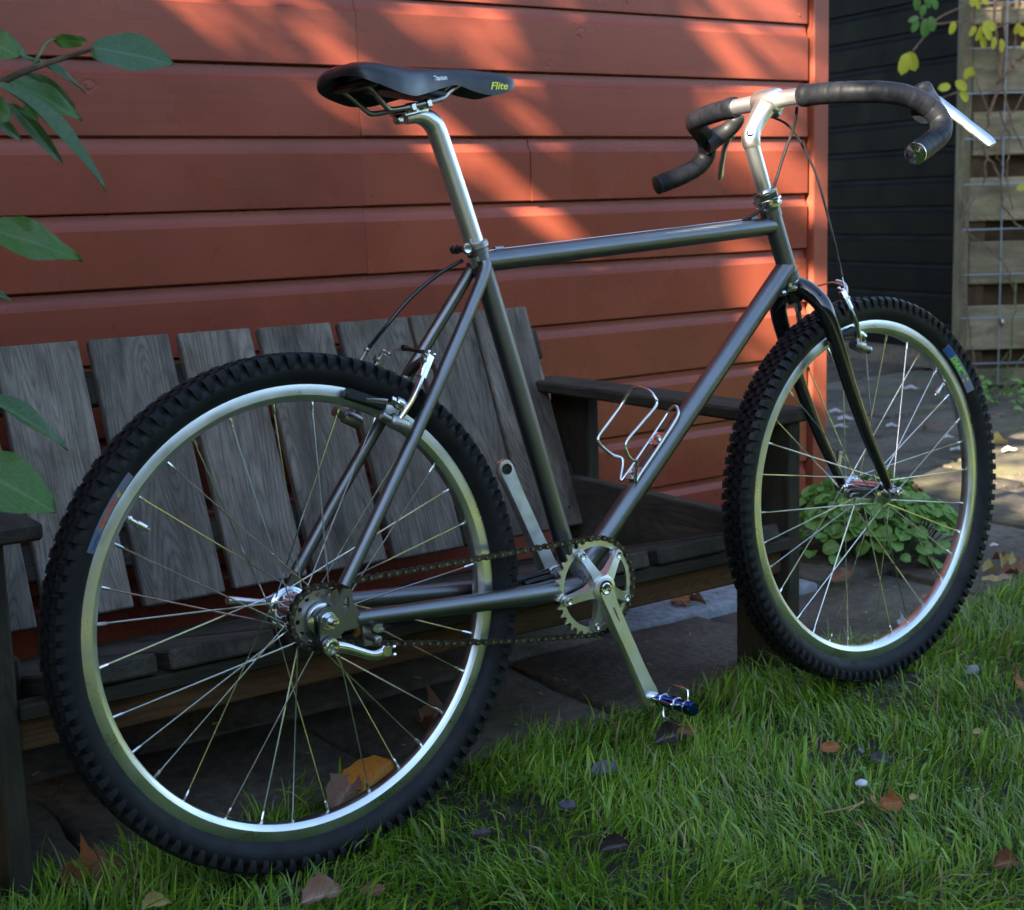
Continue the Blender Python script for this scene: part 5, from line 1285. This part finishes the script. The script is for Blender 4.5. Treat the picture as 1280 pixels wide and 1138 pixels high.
# pebble on the lawn
mb = MB(); pcn = onz(1077, 979, .034); mb.ball((0, 0, 0), .0085, 14, (1.25, .8, .62)); mb.v = [tuple(Vector(q) * (1 + .22 * noise.noise(Vector(q) * 130))) for q in mb.v]; o = mb.build('pebble', vary(mat('white pebble', (.6, .62, .62), .6), (.45, .48, .48), (.7, .72, .72), 60)); o.location = pcn
tag(o, 'small white pebble lying in the lawn above the rust leaf', 'pebble')
mb = MB(); mb.ball((0, 0, 0), .013, 14, (1.2, .8, .7)); mb.v = [tuple(Vector(q) * (1 + .22 * noise.noise(Vector(q) * 90 + Vector((3, 3, 3))))) for q in mb.v]; o = mb.build('pebble', M_['stonepale']); o.location = onz(1215, 838, .032)
tag(o, 'grey pebble in the long grass right of the front wheel', 'pebble')
# twigs and straws in the lawn
for i, (pts, lb) in enumerate([([(1080, 1003), (1056, 1011), (1030, 1016)], 'tan bent straw in the lawn left of the rust leaf'), ([(1079, 1002), (1070, 1008), (1061, 1014)], 'short pale straw crossing the tan one in the lawn')]):
    mb = MB(); mb.tube(spline([onz(u, v, .040) for u, v in pts], 5), .0013, 6); tag(mb.build('straw', M_['dl_yellow']), lb, 'straw')

# ================================================================== GRASS (nobody could count it)
def grass(name, n, region, hmin, hmax, w0, seed, label=None):
    rg = np.random.default_rng(seed)
    x0, x1, y0, y1 = region
    X = rg.uniform(x0, x1, n); Yv = rg.uniform(y0, y1, n)
    # clumps
    cl = np.array([noise.noise(Vector((a * 6, b * 6, 0))) for a, b in zip(X, Yv)]); cl2 = np.array([noise.noise(Vector((a * 1.7 + 9, b * 1.7, 3))) for a, b in zip(X, Yv)])
    ed = np.array([edge_y(a) for a in X])
    keep = (Yv < ed + rg.normal(0, .012, n)) & (rg.random(n) < .80 + .6 * cl)
    # the tyres press the grass down where they stand
    for px, py in ((0.0, .017), (1.078, -.013)):
        d = np.hypot((X - px) * .35, Yv - py); keep &= ~((d < .03) & (rg.random(n) < .9))
    keep &= ~((np.abs(Yv - (YF + .06)) < .07) & ((np.abs(X + .3385) < .02) | (np.abs(X - .985) < .02)))
    X, Yv, cl, cl2, ed = X[keep], Yv[keep], cl[keep], cl2[keep], ed[keep]; n = len(X)
    h = rg.uniform(hmin, hmax, n) * (1 + .45 * cl + .25 * cl2); h = np.where(rg.random(n) < .05, h * 1.45, h)
    h *= np.where(Yv > ed - .05, .85 + .3 * rg.random(n), 1)
    swirl = np.array([noise.noise(Vector((a * 2.6, b * 2.6, 7))) for a, b in zip(X, Yv)]) * 5.0
    az = swirl * 1.5 + rg.normal(0, .85, n); lean = np.abs(rg.normal(1.0 + .5 * cl2, .45, n)).clip(.05, 1.75)
    wd = rg.uniform(.7, 1.3, n) * w0; fa = az + PI / 2 + rg.normal(0, .5, n)
    ts = np.array([0, .3, .62, .85, 1.0]); wt = np.array([.8, 1.0, .8, .45, 0.0])
    verts = np.zeros((n, 9, 3)); dx, dy = np.cos(az), np.sin(az); zb_ = -.001
    for i, t in enumerate(ts):
        ang = lean * (t ** 1.0) * 1.25; r = h * t * np.sin(ang * .72); z = h * t * np.cos(ang * .72) 
        cx, cy, cz = X + dx * r, Yv + dy * r, zb_ + z
        if i < 4:
            for s, q in ((-1, 0), (1, 1)):
                verts[:, i * 2 + q, 0] = cx + np.cos(fa) * wd * wt[i] / 2 * s; verts[:, i * 2 + q, 1] = cy + np.sin(fa) * wd * wt[i] / 2 * s; verts[:, i * 2 + q, 2] = cz
        else: verts[:, 8, 0] = cx; verts[:, 8, 1] = cy; verts[:, 8, 2] = cz
    base = (np.arange(n) * 9)[:, None]
    tri = np.array([0, 1, 3, 0, 3, 2, 2, 3, 5, 2, 5, 4, 4, 5, 7, 4, 7, 6, 6, 7, 8])
    loops = (base + tri[None, :]).reshape(-1)
    me = bpy.data.meshes.new(name); me.vertices.add(n * 9); me.vertices.foreach_set('co', verts.reshape(-1))
    nf = n * 7; me.loops.add(nf * 3); me.loops.foreach_set('vertex_index', loops)
    me.polygons.add(nf); me.polygons.foreach_set('loop_start', np.arange(nf) * 3); me.polygons.foreach_set('loop_total', np.full(nf, 3))
    at_ = me.attributes.new('tint', 'FLOAT', 'FACE'); tn = (rg.normal(.45, .17, n) + .22 * cl2 + .1 * cl).clip(0, .93); tn = np.where(rg.random(n) < .085, rg.uniform(.95, 1, n), tn)
    at_.data.foreach_set('value', np.repeat(tn, 7))
    me.polygons.foreach_set('use_smooth', np.ones(nf, bool)); me.materials.append(M_['grass']); me.update(calc_edges=True)
    o = link(name, me); tag(o, label or 'lush green lawn grass with bent blades in front of the bench', 'grass', kind='stuff'); return o
grass('grass', 88000, (-.55, 2.7, -.85, .27), .022, .058, .0023, 3)
grass('grass_further_off', 46000, (-3.2, 5.0, -3.4, .27), .035, .07, .0050, 4, 'green lawn grass further out around the bicycle')
rg = random.Random(12); mb = MB()
for k in range(260):
    cx_, cy_ = rg.uniform(-.3, 2.4), rg.uniform(-.8, .12)
    if noise.noise(Vector((cx_ * 3, cy_ * 3, 4))) < .02: continue
    P = Vector((cx_, cy_, rg.uniform(.014, .034))); r = rg.uniform(.004, .0075); a0 = rg.uniform(0, PI)
    for q in range(3):
        a = a0 + q * 2.094; c = P + Vector((math.cos(a), math.sin(a), rg.uniform(-.2, .3))) * r
        mb.add([P, c + Vector((math.cos(a + 1.2), math.sin(a + 1.2), .1)) * r * .8, c + Vector((math.cos(a + .3), math.sin(a + .3), .15)) * r * 1.0, c + Vector((math.cos(a - .3), math.sin(a - .3), .15)) * r * 1.0, c + Vector((math.cos(a - 1.2), math.sin(a - 1.2), .1)) * r * .8], [(0, 1, 2, 3, 4)])
tag(mb.build('clover', M_['ground_leaf']), 'tiny clover leaves mixed into the lawn', 'clover', kind='stuff')
# scattered crumbs and needles on the paving
rg = random.Random(3); mb = MB()
for k in range(420):
    x, y = rg.uniform(-.2, 3.8), rg.uniform(.17, 2.2)
    if y > .95 and x < 2.05: continue
    a = rg.uniform(0, PI); l = rg.uniform(.003, .014); w = rg.uniform(.001, .004); c = Vector((x, y, .003 + rg.random() * .002))
    mb.box(c, (l, w, .0015), Matrix.Rotation(a, 3, 'Z'))
tag(mb.build('plant_debris', M_['dl_yellow'], smooth=False), 'fine dry plant crumbs strewn over the dark paving', 'debris', kind='stuff')

# ================================================================== unseen tree, plus added tree and hedges, which shade and colour the light
def foliage(name, n, gen, size, m, parent=None, seed=1):
    rg = np.random.default_rng(seed); P = gen(rg, n); n = len(P)
    a = rg.normal(0, 1, (n, 3)); a /= np.linalg.norm(a, axis=1)[:, None]; b = rg.normal(0, 1, (n, 3)); b -= a * (a * b).sum(1)[:, None]; b /= np.linalg.norm(b, axis=1)[:, None]
    s = size * rg.uniform(.6, 1.3, n)[:, None]
    v = np.stack([P - a * s, P + b * s * .45, P + a * s, P - b * s * .45], 1).reshape(-1, 3)
    me = bpy.data.meshes.new(name); me.from_pydata(v.tolist(), [], (np.arange(n * 4).reshape(-1, 4)).tolist()); me.materials.append(m); me.update()
    return link(name, me, parent)
def hedge(nm, label, x0, x1, y0, y1, z1, seed, nleaf=9000):
    t = thing(nm, label, 'hedge', ((x0 + x1) / 2, (y0 + y1) / 2, 0)); cx, cy = (x0 + x1) / 2, (y0 + y1) / 2; wx, wy = x1 - x0, y1 - y0
    mb = MB(); mb.bevbox((0, 0, z1 / 2 - .04), (wx - .3, wy - .3, z1 - .25), b=.1); mb.build('core', M_['hedgeleaf'], t)
    def gen(rg, n):
        f = rg.integers(0, 5, n); p = rg.uniform(-.5, .5, (n, 3)) * np.array([wx, wy, z1]) + np.array([0, 0, z1 / 2]); j = rg.uniform(0, .22, n)
        p[:, 0] = np.where(f == 0, -wx / 2 + j, np.where(f == 1, wx / 2 - j, p[:, 0])); p[:, 1] = np.where(f == 2, -wy / 2 + j, np.where(f == 3, wy / 2 - j, p[:, 1])); p[:, 2] = np.where(f == 4, z1 - j, p[:, 2]); return p
    foliage('foliage', nleaf, gen, .10, M_['hedgeleaf'], t, seed); return t
TX = -3.0
tree = thing('shade_tree', 'tall dense tree on the left outside the picture, casting the dappled shade', 'tree', (TX, -.54, 0))
mb = MB(); mb.tube(spline([(0, 0, 0), (.05, .05, 1.2), (-.05, 0, 2.4), (0, .1, 4.2)], 5), [.20, .19, .18, .17, .16, .15, .14, .13, .12, .11, .10, .09, .08, .07, .06, .05], 12); mb.build('trunk', M_['bark'], tree)
rl = random.Random(8)
for k in range(12):
    z = .7 + k * .27; a = k * 2.4; d = Vector((math.cos(a) * .5, math.sin(a), .35)); Lr = 1.9 - k * .06
    mb = MB(); mb.tube(spline([(0, 0, z), d * Lr * .5 + Vector((0, 0, z + .1)), d * Lr + Vector((0, 0, z + .25))], 4), [.06, .055, .05, .045, .04, .03, .025, .02, .012], 8); mb.build('limb', M_['bark'], tree)
def low(rg, n):
    p = rg.uniform(-1, 1, (n, 3)); p[:, 0] = p[:, 0] * .55; p[:, 1] = p[:, 1] * 2.3; p[:, 2] = .25 + (p[:, 2] + 1) / 2 * (np.where(p[:, 1] > -.45, 2.76, 2.72) - .56 * p[:, 0])
    return p
foliage('crown', 26000, low, .11, M_['hedgeleaf'], tree, 21)
def high(rg, n):
    nc = 215; c = rg.uniform(-1, 1, (nc, 3)); c[:, 0] *= .35; c[:, 1] = np.where(rg.random(nc) < .60, -.40 + .55 * (c[:, 1] + 1), -2.3 + .92 * (c[:, 1] + 1)); u = rg.random(nc); c[:, 2] = 2.93 + 1.25 * u ** 1.7 - .56 * c[:, 0] 
    i = rg.integers(0, nc, n); p = c[i] + rg.normal(0, 1, (n, 3)) * np.array([.05, .05, .020]); return p
foliage('crown', 1350, high, .036, M_['hedgeleaf'], tree, 22)
def side(rg, n):  # crown masses shaped to block sun from the fence and left wall
    p = rg.uniform(-1, 1, (n, 3)); p[:, 0] *= .7; a = rg.random(n) < .8; p[:, 1] = np.where(a, 1.65 + p[:, 1] * .95, .3 + p[:, 1] * .42); p[:, 2] = np.where(a, 4.03 + p[:, 2] * 1.35, 4.88 + p[:, 2] * .5); return p
foliage('crown', 12000, side, .10, M_['hedgeleaf'], tree, 23)
def paving_shade(rg, n):  # foliage clump added to keep sun off the far paving
    p = rg.uniform(-1, 1, (n, 3)) * np.array([.4, .42, .36]); p[:, 1] -= .62; p[:, 2] += 3.98 - .56 * p[:, 0]; return p
foliage('crown', 1100, paving_shade, .08, M_['hedgeleaf'], tree, 25)
t2 = thing('added_tree', 'added unseen tree behind the red shed, keeping sun off the black shed', 'tree', (-2.5, 3.1, 0))  # added out of view to stop direct sun on the black shed
mb = MB(); mb.tube(spline([(0, 0, 0), (.05, .05, 1.6), (-.05, 0, 3.2), (0, .1, 5.6)], 5), [.18 - .008 * i for i in range(16)], 12); mb.build('trunk', M_['bark'], t2)
def crown2(rg, n):
    p = rg.normal(0, 1, (n, 3)); p /= np.linalg.norm(p, axis=1)[:, None]; p *= (rg.random(n) ** .4)[:, None]; return p * np.array([1.3, 2.3, 2.0]) + np.array([0, -.8, 5.85])
foliage('crown', 17000, crown2, .11, M_['hedgeleaf'], t2, 24)
hedge('hedge', 'long added hedge, unseen behind the camera, hiding the low sky', -8, 12.0, -6.9, -5.7, 2.1, 31, 22000)  # added out of view to block bright horizon sky from reflections
hedge('hedge', 'added hedge, unseen far to the right, hiding the low sky', 11.0, 12.2, -5.7, 2.0, 2.0, 32, 9000)  # added on the open side, also to cut the horizon sky
